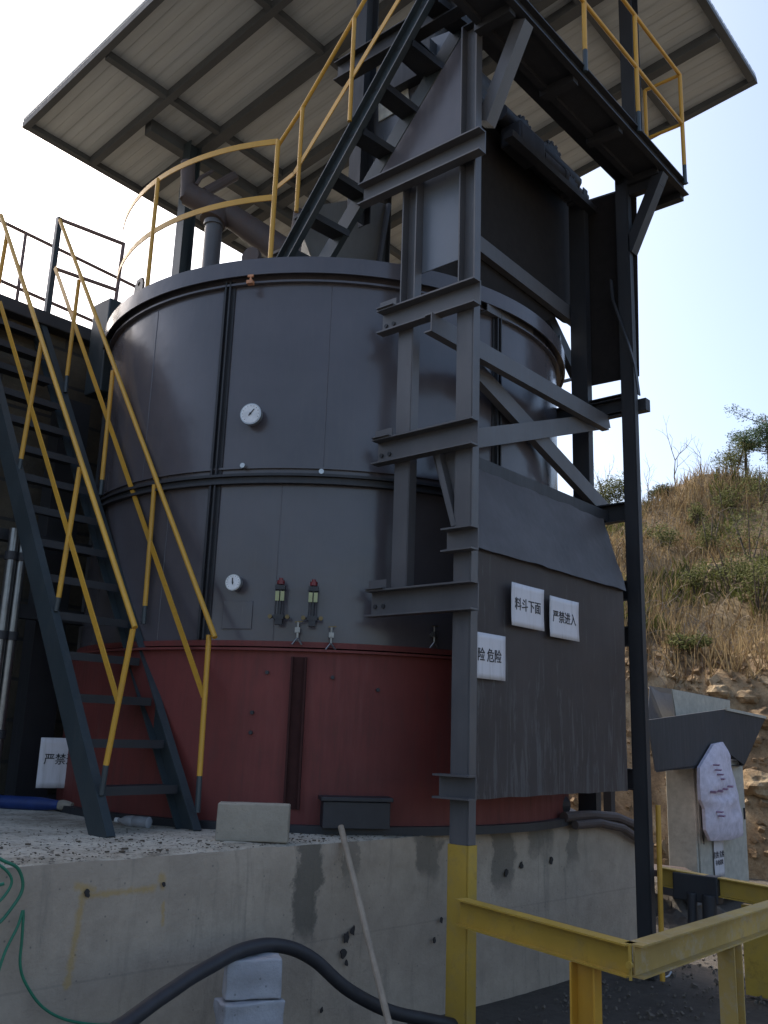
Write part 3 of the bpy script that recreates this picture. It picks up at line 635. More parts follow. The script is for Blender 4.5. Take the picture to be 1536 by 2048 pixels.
# curved rim of the hood side
pts = [PX(x, y, X=XB-.03) for x, y in ((1222,560),(1226,600),(1240,640),(1258,690),(1270,730),(1278,790))]
g = MB()
for a_, b_ in zip(pts, pts[1:]): g.bar(a_, b_, .04, .01, dx)
part('hood_rim', g, m_dark, tw)
# service platform with railing
ZP = 6.25
pl = PX(1366, 384, Z=ZP); ol = PX(1060, 0, Z=ZP); YO = (pl.y+ol.y)/2
x0p, x1p = 3.55, pl.x
g = MB(); g.channel((x0p, YO+.025, ZP+.01), (x1p, YO+.025, ZP+.01), .12, .05, -dy); part('platform_beam', g, m_dark, tw)
g = MB(); g.channel((x0p, YA-.04, ZP+.01), (x1p-.35, YA-.04, ZP+.01), .12, .05, dy); part('platform_beam', g, m_dark, tw)
g = MB(); g.box((x0p, YO+.052, ZP-.02), (x1p-.01, YA-.015, ZP-.012)); part('platform_floor', g, m_dark, tw)
for x_ in (XA+.03, 5.1, 5.8, XB+.03, x1p-.03):
    g = MB(); g.bar((x_, YO+.05, ZP-.055), (x_, YA+.0, ZP-.055), .07, .065, dx); part('platform_joist', g, m_dark, tw)
for x_, mt in ((XA+.17, m_steel), (XB+.06, m_dark)):
    g = MB(); g.bar((x_, YA+.02, 5.56), (x_, YO+.05, ZP-.06), .10, .09, dx); part('platform_bracket', g, mt, tw)
g = MB(); g.bar((XB+.06, YO+.05, ZP-.13), (XB+.06, YA+.0, ZP-.13), .07, .08, dx); part('platform_bracket', g, m_dark, tw)
rl = bpy.data.objects.new('platform_railing', None); C.objects.link(rl); rl.parent = tw
prt = []
for (xt, yt, xb, yb_) in ((1173,-165,1170,105),(1277,38,1277,240),(1362,155,1370,358)):
    pb = PX(xb, yb_, Y=YO); pt = V((pb.x, YO, PX(xt, yt, Y=YO).z)); prt.append(pt)
ztp = sum(p.z for p in prt[1:])/2
for p in prt:
    g = MB(); g.tube([V((p.x, YO, ZP+.2)), V((p.x, YO, ztp))], .018, 10); part('post', g, m_yel, rl, smooth=True)
    g = MB(); g.tube([V((p.x, YO, ZP+.02)), V((p.x, YO, ZP+.2))], .0175, 10); part('post_foot', g, m_stair, rl, smooth=True)
for z_ in (ztp, ZP+.55*(ztp-ZP)):
    g = MB(); g.tube([V((x0p, YO, z_)), V((prt[2].x, YO, z_))], .016, 10); part('rail', g, m_yel, rl, smooth=True)
pe = V((prt[2].x, YA+.0, 0))
g = MB(); g.tube([V((pe.x, pe.y, ZP)), V((pe.x, pe.y, ztp))], .016, 10); part('post', g, m_yel, rl, smooth=True)
for z_ in (ztp, ZP+.55*(ztp-ZP)): g = MB(); g.tube([V((pe.x, YO, z_)), V((pe.x, pe.y, z_))], .015, 8); part('rail', g, m_yel, rl, smooth=True)
# head of the tower: headframe beams, sheaves, drum
g = MB(); g.ibeam((XA+.03, YA+.08, ZTOP+.12), (XB+.2, YA+.08, ZTOP+.12), .18, .10); part('head_beam', g, m_dark, tw)
g = MB(); g.ibeam((XA+.03, YC+.1, ZTOP+.14), (XB+.1, YC+.1, ZTOP+.14), .18, .10); part('head_beam', g, m_dark, tw)
g = MB(); g.ibeam((XA+.03, YA-.2, ZTOP+.25), (XA+.03, YA+1.3, ZTOP+.25), .16, .10); part('head_beam', g, m_dark, tw)
g = MB(); g.disc_cyl((XA-.07, YA-.02, ZTOP+.12), -dx, .05, .05, 20); part('shaft_end', g, m_galv, tw)
def sheave(c0, ax, r):
    g = MB(); c0 = V(c0); ax = V(ax).normalized(); g.disc_cyl(c0, ax, r*.86, .06, 28)
    for k_ in range(14):
        a = k_/14*6.283; u_ = ax.orthogonal().normalized(); v_ = ax.cross(u_); d = u_*math.cos(a)+v_*math.sin(a); g.obox(c0+ax*.03+d*r*.9, ax*.03, d*r*.12, ax.cross(d)*r*.09)
    return part('sprocket', g, m_dark, tw)
sheave(PX(1145, 378, Y=3.45), (0,1,0), .13); sheave(PX(1108, 318, Y=3.5), (0,1,0), .16); sheave(PX(1050, 262, Y=3.5), (0,1,0), .13)
g = MB(); g.tube([PX(1000, 225, Y=3.52), PX(1150, 368, Y=3.52)], .07, 12); part('drive_shaft', g, m_dark, tw, smooth=True)
q = PX(1020, 250, Y=3.45)
g = MB(); g.box((q.x+.05, 3.38, q.z-.13), (q.x+.42, 3.58, q.z+.06)); part('gear_housing', g, m_dark, tw, bevel=.02)
g = MB(); g.disc_cyl((q.x+.45, 3.48, q.z-.04), (1,0,0), .085, .32, 20); g.disc_cyl((q.x+.77, 3.48, q.z-.04), (1,0,0), .095, .05, 20); part('motor', g, m_dark, tw, smooth=True)
g = MB(); g.box((q.x-.1, 3.36, q.z-.19), (q.x+1.3, 3.44, q.z-.135)); part('bed_rail', g, m_dark, tw)
g = MB(); g.disc_cyl((4.7, 3.9, 6.85), (1,0,0), .17, .9, 24); g.box((4.6, 3.7, 6.45), (5.7, 4.1, 6.72)); part('winch_drum', g, m_dark, tw, smooth=True)
for k_ in range(2):
    g = MB(); g.tube([PX(1230+k_*7, 335, Y=3.3), PX(1242+k_*3, 372, Y=3.3)], .008, 6); part('cable', g, m_black, tw)
g = MB(); g.tube([PX(1122, 764, Y=4.6), PX(1150, 757, Y=4.6)], .02, 6); part('tie_rod', g, m_dark, tw)

# pale board added; its colour stands for light seen behind the upper stair
nb = empty('bright_patch', PX(790, 200, X=XA+.42), 'small pale blank board added for a light patch behind the upper stair treads', 'board')
g = MB(); g.prism([PX(x, y, X=XA+.435) for x, y in ((757,195),(814,163),(819,207),(757,243))], (.01, 0, 0)); part('board', g, plain('pale_board', (.62,.62,.54), .6), nb)
# paper signs on the panel
def sign(cx_, cy_, wd, ht, Y, lines, label, size, normal=-dy, center=None, cut=None):
    c0 = center if center is not None else PX(cx_, cy_, Y=Y); rt = dz.cross(V(normal)).normalized() if True else dx
    o = empty('notice_sign', c0, label, 'sign'); n_ = V(normal).normalized(); g = MB(); q_ = 8; gr_ = [[g.b.verts.new(c0+rt*wd*(i_/q_-.5)+dz*ht*(j_/q_-.5)+n_*(.001+(.004*max(0, abs(i_/q_-.5)+abs(j_/q_-.5)-.72)/.28 if cut is None else 0))) for j_ in range(q_+1)] for i_ in range(q_+1)]
    for i_ in range(q_):
        for j_ in range(q_): g.b.faces.new((gr_[i_][j_], gr_[i_+1][j_], gr_[i_+1][j_+1], gr_[i_][j_+1]))
    sh_ = part('sheet', g, m_paper, o, smooth=True); md_ = sh_.modifiers.new('solid', 'SOLIDIFY'); md_.thickness = .0015; md_.offset = 0
    for body, oy, sz, ox in lines: text_mesh('lettering', body, sz, c0+n_*.0035+dz*oy+rt*ox, rt, dz, m_ink, o, bold=.0006, stretch=.92)
    return o
sign(1055.5, 1214, .375, .262, YA-.012, [('料斗下面', 0, .082, 0)], 'white sheet reading 料斗下面 under the hopper plate', .08)
sign(1128.5, 1238, .375, .262, YA-.012, [('严禁进入', 0, .082, 0)], 'white sheet reading 严禁进入 at the right of the panel', .08)
sign(0, 0, .296, .262, YA-.001, [('险 危险', 0, .082, -.02)], 'white sheet reading 危险 beside the front column', .08, center=V((4.484, YA+.006, 2.047)), cut=True)
d_ = ray(131, 1526); p = EYE+d_*(7.05/math.hypot(d_.x, d_.y)); er = V((-.45,-.89,0)).normalized()
sign(0, 0, .36, .34, 0, [('严禁进入', .02, .08, 0)], 'white sheet reading 严禁进入 on the red ring behind the stair foot', .08, er, p)

# ================================================================== LOWER STAIR
st = empty('lower_stair', (3.33, 4.5, ZS), 'steep dark steel stair with yellow handrails climbing from the slab to the wall top', 'stair')
X1s, X2s = 2.985, 3.565
SL = (4.93-1.0)/(7.05-4.50)
def sy(z): return 4.53+(z-1.0)/1.50
for X_, od in ((X1s, dx), (X2s, -dx)):
    zt_ = 4.95; p0, p1 = V((X_, sy(1.0), 1.0)), V((X_, sy(zt_), zt_)); g = MB(); g.channel(p0-V((0,.02,.03)), p1, .15, .055, od); part('stringer', g, m_stair, st)
k_ = 0; z_ = 1.25
while z_ < 4.9:
    y_ = sy(z_)+.03; g = MB(); g.box((X1s+.03, y_-.09, z_-.012), (X2s-.03, y_+.10, z_)); g.box((X1s+.03, y_-.096, z_-.045), (X2s-.03, y_-.0905, z_+.004)); part('tread', g, m_dark, st); z_ += .2545
for X_, top, mid in ((X2s, ((430,1275),(120,440)), ((407,1392),(110,535))), (X1s, ((270,1255),(2,430)), ((235,1400),(0,605)))):
    P0, P1 = PX(*top[0], X=X_), PX(*top[1], X=X_); Q0, Q1 = PX(*mid[0], X=X_), PX(*mid[1], X=X_)
    g = MB(); g.tube([P0, P1], .0165, 12); part('handrail', g, m_yel, st, smooth=True)
    d = (Q1-Q0).normalized(); g = MB(); g.bar(Q0, Q1, .038, .008, V((0, -d.z, d.y))); part('middle_rail', g, m_yel, st)
    for (xt, yt, xb, yb_, xf, yf) in (((418,1270,399,1552,395,1625), (309,970,290,1212,287,1248), (226,742,204,960,201,990), (158,560,134,752,131,785)) if X_ == X2s else ((266,1258,212,1530,203,1590), (160,935,117,1195,112,1222), (83,686,42,918,36,955), (14,470,-24,690,-30,730))):
        a_, b_, c_f = PX(xt, yt, X=X_), PX(xb, yb_, X=X_), PX(xf, yf, X=X_)
        g = MB(); g.tube([b_, a_], .0165, 12); part('post', g, m_yel, st, smooth=True)
        g = MB(); g.tube([c_f, b_], .0163, 12); part('post_foot', g, m_stair, st, smooth=True)
# end post at the landing, dark steel
# ---- railing on top of the retaining wall
wr = empty('wall_top_railing', (1, 7.25, WT+.1), 'thin brownish pipe railing along the top of the retaining wall', 'railing')
m_brown = paint('faded_rail', (.16,.10,.085), .5, .2, (.2,.16,.14), .3)
for (a_, b_) in (((10,447),(288,583)), ((0,562),(205,652))):
    p0, p1 = PX(*a_, Y=7.6), PX(*b_, Y=7.6); zz = (p0.z+p1.z)/2; d = p1-p0; g = MB(); g.tube([V((p0.x-3, 7.6, p0.z-(d.z/d.x)*3)), p1+V((.2, 0, 0))], .017, 8); part('rail', g, m_brown, wr, smooth=True)
for x_, y_ in ((272, 575), (52, 465), (-120, 400)):
    p = PX(x_, y_, Y=7.6); g = MB(); g.tube([V((p.x, 7.6, WT)), p], .016, 8); part('post', g, m_brown, wr, smooth=True)
gt = empty('landing_railing', (3.6, 7.1, WT+.1), 'dark pipe railing between the stair head and the left rim of the tank', 'railing')
qa, qb = PX(118, 438, Y=7.08), PX(247, 488, Y=6.9); qc, qd = PX(110, 537, Y=7.08), PX(233, 580, Y=6.9)
for a_, b_ in ((qa, qb), (qc, qd)): g = MB(); g.tube([a_, b_], .018, 8); part('rail', g, m_brown, gt, smooth=True)
g = MB(); g.tube([qb+V((0,0,.01)), PX(228, 625, Y=6.9)], .018, 8); part('post', g, m_brown, gt, smooth=True)
g = MB(); g.bar(PX(119, 436, Y=7.08), PX(92, 640, Y=7.08), .045, .045); part('corner_post', g, m_stair, gt)
g = MB(); a_ = PX(222, 660, Y=6.6); g.box((a_.x-.10, 6.5, a_.z-.6), (a_.x+.12, 6.75, PX(222, 607, Y=6.6).z)); part('support_box', g, m_stair, gt, bevel=.01)

# ================================================================== UPPER STAIR (tank top to platform)
us = empty('upper_stair', (4.3, 5.0, ZT), 'narrow dark stair with a yellow handrail from the tank top up to the tower platform', 'stair')
UX1, UX2 = 4.12, 4.52
l0, l1 = PX(563, 528, X=UX1), PX(852, 0, X=UX1); d = (l1-l0); l0 = l0-d*.2; l1 = l1+d*.12
r0, r1 = PX(646, 528, X=UX2), PX(922, 60, X=UX2); e = (r1-r0); r0 = r0-e*.2; r1 = r1+e*.2
g = MB(); g.channel(l0, l1, .13, .05, -dx); part('stringer', g, m_stair, us)
g = MB(); g.channel(r0, r1, .13, .05, dx); part('stringer', g, m_stair, us)
for (xa, ya_, xb, yb_) in ((604,428,682,470),(655,350,722,392),(712,268,775,308),(757,178,822,228),(808,92,872,142),(860,5,925,55),(560,500,640,540)):
    pa, pb = PX(xa, ya_, X=UX1+.02), PX(xb, yb_, X=UX2-.02); m_ = (pa+pb)/2; g = MB(); g.obox(m_, (pb-pa)/2*1.02, V((0,.085,0)), V((0,0,.012))); g.obox(m_+V((0,-.08,-.02)), (pb-pa)/2*1.02, V((0,.004,0)), V((0,0,.022))); part('tread', g, m_dark, us)
UXr = UX1-.03
g = MB(); pts = [PX(556, 292, X=UXr), PX(605, 216, X=UXr), PX(710, 34, X=UXr)]; pts.append(pts[-1]+(pts[-1]-pts[-2])*.5); g.tube(pts, .016, 10); part('handrail', g, m_yel, us, smooth=True)
g = MB(); pts = [PX(551, 377, X=UXr), PX(588, 347, X=UXr), PX(797, 0, X=UXr)]; pts.append(pts[-1]+(pts[-1]-pts[-2])*.12)
for a_, b_ in zip(pts, pts[1:]): d = (b_-a_).normalized(); g.bar(a_, b_, .038, .008, V((0, -d.z, d.y)))
part('middle_rail', g, m_yel, us)
for a_, b_ in (((557,290),(540,530)), ((606,214),(592,424)), ((711,36),(697,244))):
    p, q = PX(*a_, X=UXr), PX(*b_, X=UXr); p.y = q.y = (p.y+q.y)/2; g = MB(); g.tube([q, p], .0165, 10); part('post', g, m_yel, us, smooth=True)

# ================================================================== CANOPY ROOF
cr = empty('canopy_roof', (6.2, 5.6, 7.9), 'large flat tilted sheet metal canopy over the tank on dark steel beams', 'canopy')
RP = PX(1513, 156, Z=8.4); D1 = V((.003, .9926, -.1215)).normalized(); D2 = V((.9992, .0, -.035)).normalized(); NN = D2.cross(D1).normalized()
def RPt(u_, v_, w_=0): return RP - D2*u_ + D1*v_ + NN*w_     # u to -X, v to +Y, w upward
U, Vv = 4.86, 6.13
g = MB(); nr = 49; a0, a1 = .0, U
for i in range(nr):
    ua, ub = U*i/nr, U*(i+1)/nr
    g.hexa([RPt(ua+.001,0), RPt(ub-.001,0), RPt(ub-.001,Vv), RPt(ua+.001,Vv), RPt(ua+.012,0,.035+.02), RPt(ub-.012,0,.035+.02), RPt(ub-.012,Vv,.055), RPt(ua+.012,Vv,.055)])
g.hexa([RPt(0,.003,.02), RPt(U,.003,.02), RPt(U,Vv-.003,.02), RPt(0,Vv-.003,.02), RPt(0,.003,.045), RPt(U,.003,.045), RPt(U,Vv-.003,.045), RPt(0,Vv-.003,.045)])
part('roof_sheet', g, m_roof, cr)
def rbar(u0, v0, u1, v1, wd, ht, name='purlin', mat=m_beam): 
    g = MB(); g.bar(RPt(u0, v0, -ht/2-.004), RPt(u1, v1, -ht/2-.004), wd, ht, (RPt(u1,v1)-RPt(u0,v0)).cross(NN)); return part(name, g, mat, cr)
def uof(x, y):   # photo point to (u,v) in the roof plane
    d = ray(x, y); t = (RP-EYE).dot(NN)/d.dot(NN); q = EYE+d*t-RP; return -q.dot(D2), q.dot(D1)
for u_ in (.035, U-.035): rbar(u_, 0, u_, Vv, .07, .07, 'edge_angle')
for v_ in (.035, Vv-.035): rbar(.075, v_, U-.075, v_, .07, .068, 'edge_angle')
u1_ = uof(357, 162)[0]; u2_ = uof(517, 200)[0]; ur = uof(1365, 100)[0]; ur2 = uof(1130, 20)[0]; ur3 = uof(1250, 195)[0]
for u_, hw in ((u1_, .07), (u2_, .12), (ur, .10), (ur2, .12), (2.4, .10)): rbar(u_, .075, u_, Vv-.075, hw, .10, 'rafter')
v1_ = uof(367, 212)[1]; v2_ = uof(590, 55)[1]; v3_ = uof(600, 350)[1]
for v_, hw in ((v1_, .07), (v2_, .07), (v2_-1.55, .07), (.9, .07)): rbar(.08, v_, U-.08, v_, .06, .088, 'purlin')
a_ = uof(288, 240); b_ = uof(700, 540); rbar(a_[0], a_[1], a_[0]-2.6, a_[1], .11, .16, 'main_beam')
# posts
pp = PX(362, 545, Y=7.55); g = MB(); g.ibeam((pp.x, 7.55, WT), (PX(376, 400, Y=7.55).x, 7.55, 7.84), .15, .13, (1,0,0)); part('post', g, m_stair, cr)
_q = PX(1262, 175, Y=3.02)
for x_, y_ in ((_q.x, 3.02), (XA+.9, 4.0), (7.4, 6.6)):
    zr = RP.z - ((y_-RP.y)*.1215) - (x_-RP.x)*.035; g = MB(); g.ibeam((x_, y_, 6.2 if y_ < 5 else 0), (x_, y_, zr-.02), .14, .12, (1,0,0)); part('post', g, m_dark, cr)
for x_, y_ in ((XA+.35, 4.35),):
    zr = 7.9; g = MB(); g.ibeam((x_, y_, 5.4), (x_, y_, zr+.3), .14, .12, (1,0,0)); part('post', g, m_dark, cr)

# ================================================================== YELLOW GUARD FRAME (near)
gf = empty('guard_frame', (3.8, 1.9, 0), 'low yellow I-beam guard frame standing in front of the foundation', 'guard rail')
ZG = .70
A0 = V((4.20, YA+.0, ZG)); cz = PX(1268, 1922, Z=ZG); A1 = V((cz.x, cz.y, ZG)); A2 = PX(1600, 1812, Z=ZG); A2.z = ZG
_d1, _d2 = (A1-A0).normalized(), (A2-A1).normalized()
g = MB(); g.ibeam(A0+_d1*.0, A1-_d1*.012, .13, .075); part('rail', g, m_yel2, gf)
g = MB(); g.ibeam(A1+_d2*.0, A2+_d2*.4, .13, .085); part('rail', g, m_dusty, gf)
g = MB(); g.bar(A1+V((-.004,0,0))-_d2*.035, A1-V((.004,0,0))-_d2*.025, .14, .01, dz); g.disc_cyl(A1-_d2*.036+dz*-.01, -_d2, .016, .012, 12); part('end_plate', g, m_yel2, gf)
def along(P, Q, x): 
    best = min((abs(_prj(P.lerp(Q, t/200))[0]-x), t/200) for t in range(201)); return P.lerp(Q, best[1])
def _prj(p): q = p-EYE; z = q.dot(FW); return (768+F*q.dot(RT)/z, 1024-F*q.dot(UP)/z)
q = along(A0, A1, 1170); g = MB(); g.channel((q.x, q.y, -.05), (q.x, q.y, ZG-.067), .125, .06, -_d2); part('post', g, m_yel, gf)
q = along(A1, A2, 1457); g = MB(); g.ibeam((q.x, q.y, -.05), (q.x, q.y, ZG-.067), .10, .085, _d2); part('post', g, m_dusty, gf)
fg = empty('far_guard_rail', (XB+.2, 2.9, 0), 'yellow guard beam running right from the foot of the rear column', 'guard rail')
B0, B1 = PX(1322, 1752, X=6.60), PX(1580, 1800, X=6.60); g = MB(); g.ibeam(B0, B1, .125, .075); part('rail', g, m_yel2, fg)
q = PX(1530, 1900, X=6.63); g = MB(); g.box((q.x-.03, q.y-.12, 0), (q.x+.03, q.y+.13, B1.z-.07)); part('post', g, m_yel2, fg)
g = MB(); a_ = PX(1395, 1775, X=6.60); g.obox(a_, V((.05,0,0)), V((0,.16,0)), V((0,0,.09))); g.tube([a_-V((.05,.1,.03)), a_-V((.06,.1,.28))], .05, 10); g.tube([a_-V((.05,-.02,.03)), a_-V((.06,-.02,.24))], .035, 10); part('valve_block', g, m_dark, fg, bevel=.01)
sc = empty('scrap_heap', PX(1362, 1840, Z=.0), 'low dark heap of scrap and soil between the rear column and the cabinet', 'scrap heap')
random.seed(21)
g = MB(); b0 = PX(1362, 1850, Z=0); nn_ = 26; vg = [[g.b.verts.new((b0.x-.5+1.6*i_/nn_, b0.y-.3+1.3*j_/nn_, -.04+.40*math.sin(math.pi*i_/nn_)*math.sin(math.pi*j_/nn_)*(.6+.8*abs(noise.noise(V((i_*.22, j_*.22, 0)))))+.03*noise.noise(V((i_*.9, j_*.9, 3))))) for j_ in range(nn_+1)] for i_ in range(nn_+1)]
for i_ in range(nn_):
    for j_ in range(nn_): g.b.faces.new((vg[i_][j_], vg[i_+1][j_], vg[i_+1][j_+1], vg[i_][j_+1]))
part('soil', g, m_ground, sc, smooth=True)
for (ox_, oy_, oz_, sx_, sy_, sz_, rz_) in ((.1,.1,.34,.22,.12,.05,.4),(.45,.3,.38,.10,.28,.03,1.1),(.3,-.05,.26,.16,.07,.09,-.5),(.7,.2,.28,.2,.05,.05,.9),(-.1,.3,.28,.08,.08,.16,.2)):
    g = MB(); g.obox((b0.x+ox_, b0.y+oy_, oz_), V((math.cos(rz_), math.sin(rz_), .2))*sx_, V((-math.sin(rz_), math.cos(rz_), .1))*sy_, V((-.15, .1, 1))*sz_); part('scrap_plate', g, random.choice([m_dark, m_duct, m_steel]), sc, bevel=.005)
# thin yellow pipe by column B
yp = empty('yellow_pipe', (6.37, 2.9, 0), 'thin yellow upright pipe with hooks against the dark rear column', 'pipe')
p0, p1 = PX(1325, 1962, Y=2.93), PX(1316, 1610, Y=2.93); g = MB(); g.tube([p0, p1], .018, 10); part('pipe', g, m_yel, yp, smooth=True)
for y_ in (1930, 1955): g = MB(); c0 = PX(1330, y_, Y=2.93); g.tube([c0, c0+V((.06,0,.0)), c0+V((.10,0,.02))], .007, 6); part('hook', g, m_galv, yp)

# ================================================================== RIGHT SIDE: cabinet, hopper, sack
CY = 2.95
cb = PX(1399, 1812, Z=.05); cx0, cyf = cb.x, cb.y
ca_ = empty('control_cabinet', (cx0+.2, cyf+.2, 0), 'grey electrical control cabinet standing under the feed hopper', 'cabinet')
ux = PX(1492, 1700, Y=cyf).x
zc_ = PX(1399, 1520, Y=cyf).z
yk = PX(1337, 1700, X=cx0).y
g = MB(); g.box((cx0, cyf, .05), (ux, yk, zc_)); part('body', g, m_cab, ca_, bevel=.006)
g = MB(); g.box((cx0+.035, cyf-.02, .10), (ux-.01, cyf-.002, zc_-.03)); dr = part('door', g, m_cab, ca_, bevel=.004)
g = MB(); g.box((ux-.07, cyf-.035, .8), (ux-.05, cyf-.0205, .92)); part('handle', g, m_dark, dr)
g = MB(); g.tube([V((cx0+.04, cyf-.04, 1.0)), V((cx0+.02, cyf-.05, .85)), V((cx0+.03, cyf-.05, .70)), V((cx0+.07, cyf-.045, .62)), V((cx0+.10, cyf-.04, .80))], .005, 6); part('loose_wire', g, m_ink, ca_)
sg = sign(1438, 1716, .26, .36, cyf-.035, [('危险 危险', .03, .07, 0), ('有电危险', -.045, .055, 0)], 'white sheet with black warning characters on the grey cabinet below the sack', .05)
# sack
sk = empty('woven_sack', PX(1440, 1580, Y=cyf-.06), 'crumpled white woven sack hanging from the feed hopper over the cabinet', 'sack')
out = [(1428,1488),(1446,1484),(1456,1500),(1462,1540),(1474,1590),(1484,1640),(1486,1672),(1462,1680),(1422,1682),(1412,1660),(1410,1618),(1402,1600),(1400,1570),(1400,1535),(1412,1515)]
g = MB(); cc_ = V((1440, 1590, 0)); rings = []; nr_ = 9; yb_ = cyf-.15
for r_ in range(nr_+1):
    f_ = r_/nr_; ring = []
    for x_, y_ in [(out[i][0]*(1-q)+out[(i+1)%len(out)][0]*q, out[i][1]*(1-q)+out[(i+1)%len(out)][1]*q) for i in range(len(out)) for q in (0, .33, .66)]:
        xx, yy = 1440+(x_-1440)*f_, 1590+(y_-1590)*f_; p = PX(xx, yy, Y=yb_); bul = .055*math.sqrt(max(0, 1-f_**4)) + .035*noise.noise(V((xx*.045, yy*.022, 0)))*(1-f_**3) + .014*math.sin(yy*.16+xx*.05+3*noise.noise(V((xx*.03,yy*.03,4))))*(1-f_**2) + .02*noise.noise(V((xx*.12, yy*.05, 9)))*(1-f_**2)
        ring.append(g.b.verts.new(p+V((0, -bul, 0))))
    rings.append(ring)
m3 = len(rings[0])
for r_ in range(nr_):
    for i in range(m3):
        if r_ == 0 and False: continue
        try: g.b.faces.new((rings[r_][i], rings[r_][(i+1)%m3], rings[r_+1][(i+1)%m3], rings[r_+1][i]))
        except ValueError: pass
bk = [g.b.verts.new(V(v.co)+V((0, .03, 0))) for v in rings[-1]]
for i in range(m3): g.b.faces.new((rings[-1][i], rings[-1][(i+1)%m3], bk[(i+1)%m3], bk[i]))
g.b.faces.new(bk[::-1]); bmesh.ops.remove_doubles(g.b, verts=g.b.verts[:], dist=.0005); part('bag', g, m_sack, sk, smooth=True)
for (x_, y_, w_, h_) in ((1433,1530,7,3),(1437,1540,7,3),(1441,1549,8,3),(1444,1558,7,3),(1427,1584,6,5),(1440,1582,6,5),(1450,1578,6,4),(1460,1573,6,4),(1440,1624,9,3),(1444,1632,9,3)):
    p = PX(x_, y_, Y=yb_-.085); g = MB(); g.obox(p, V((w_/460, 0, .002)), V((0, .03, 0)), V((0, 0, h_/460))); part('print', g, m_redink, sk)
# hopper
hpE = empty('feed_hopper', PX(1400, 1480, Y=3.1), 'dark open steel feed hopper behind the rear column above the cabinet', 'hopper')
def hx(x, y, Y): return PX(x, y, Y=Y)
g = MB(); Yn, Yf = cyf-.10, cyf+.75
n0, n1, n2, n3 = hx(1296,1440,Yn), hx(1452,1418,Yn), hx(1402,1530,Yn), hx(1312,1542,Yn)
r1_, r2_ = hx(1530,1436,Yn), hx(1488,1530,Yn)
for quad in ([n0, n1, n2, n3], [n1, r1_, r2_, hx(1450,1500,Yn), n2]):
    g.prism(quad, (.01, .02, 0))
b1_, b2_ = hx(1300,1372,Yf), hx(1462,1398,Yf)
b3_ = V((r1_.x+.15, Yf, r1_.z+.02)); lowz = n3.z
part('front_plate', g, paint('hopper_dark', (.034,.035,.04), .6, .2, (.08,.07,.06), .2), hpE, bevel=.003)
g = MB(); g.prism([b1_, hx(1345,1378,Yf), hx(1462,1400,Yf), b3_, V((b3_.x-.4, Yf-.3, lowz)), V((b1_.x+.1, Yf-.3, lowz))], (.0, .02, 0)); part('back_plate', g, m_steel, hpE)
g = MB(); g.prism([n0, b1_, V((b1_.x+.1, Yf-.3, lowz)), n3], (-.015, 0, 0)); g.prism([r1_, b3_, V((b3_.x-.4, Yf-.3, lowz)), r2_], (.015, 0, 0)); part('side_plate', g, m_dark, hpE)
g = MB(); g.prism([n3, n2, r2_, V((b3_.x-.4, Yf-.3, lowz)), V((b1_.x+.1, Yf-.3, lowz))], (0, 0, -.012)); part('bottom_plate', g, m_dark, hpE)
g = MB(); g.bar(hx(1452,1418,Yn-.01), hx(1532,1435,Yn-.01), .012, .03); g.prism([hx(1344,1378,Yf-.35), hx(1460,1401,Yf-.35), hx(1460,1424,Yf-.35), hx(1354,1440,Yf-.35)], (0, .012, 0)); part('lip', g, m_cab, hpE)
for x_ in (n3.x+.05, r2_.x+.1):
    g = MB(); g.bar((x_, Yf-.35, 0), (x_, Yf-.35, lowz), .08, .08, dx); part('leg', g, m_dark, hpE)
# clutter gap under the panel: pipes on the slab behind the column
lp = empty('feed_water_pipes', (6.4, 3.4, ZS), 'bundle of bent grimy pipes on the slab end under the front panel', 'pipes')
g = MB(); g.tube([PX(1128, 1634, Y=3.42), PX(1180, 1630, Y=3.42), PX(1232, 1634, Y=3.40), PX(1270, 1650, Y=3.37), PX(1300, 1690, Y=3.35)], .035, 10); part('pipe', g, m_duct, lp, smooth=True)
g = MB(); g.tube([PX(1150, 1650, Y=3.38), PX(1200, 1646, Y=3.37), PX(1245, 1656, Y=3.35), PX(1285, 1684, Y=3.33)], .03, 10); part('pipe', g, m_duct, lp, smooth=True)
g = MB(); g.box((6.25, 3.75, ZS), (6.56, 4.1, ZS+.27)); g.disc_cyl((5.95, 3.6, ZS+.12), (1,0,0), .08, .3, 16); part('pump', g, m_dark, lp, bevel=.01)

# ================================================================== LOOSE THINGS
def rot_block(name, c0, sz, rz, mat, label, cat, group=None, amp=.006, rough=True):
    o = empty(name, c0, label, cat, group) if False else None
    g = MB(); ax = V((math.cos(rz), math.sin(rz), 0)); ay = V((-math.sin(rz), math.cos(rz), 0)); g.obox((0,0,sz[2]/2), ax*sz[0]/2, ay*sz[1]/2, dz*sz[2]/2); bmesh.ops.bevel(g.b, geom=g.b.edges[:], offset=.006, segments=1, affect='EDGES')
    if rough: g.rough(5, amp, 16)
    ob = g.build(name, mat, smooth=True); ob.location = c0; ob.modifiers.new('sub', 'SUBSURF').render_levels = 1; return tag(ob, label, cat, group)
p = PX(517, 1684, Z=ZS+.01); rot_block('cement_block', p+V((0,.05,0)), (.385,.11,.195), R(-47), m_conc2, 'rough grey cement block standing on the slab edge', 'block')
p = PX(520, 1998, Y=3.28); rot_block('pale_block', V((p.x, 3.34, p.z)), (.25,.14,.165), R(-35), m_aac, 'pale bluish block on top of the two stacked under the black hose', 'block', 'pale blocks propping the hose', .012)
rot_block('pale_block', V((p.x-.015, 3.33, p.z-.20)), (.28,.16,.195), R(-24), m_aac, 'lower pale bluish block of the two stacked under the black hose', 'block', 'pale blocks propping the hose', .012)
rot_block('pale_block', V((p.x+.01, 3.35, 0)), (.32,.20,p.z-.205), R(-27), m_aac, 'pale base block beneath the stacked pair, at the very bottom', 'block', 'pale blocks propping the hose', .012)
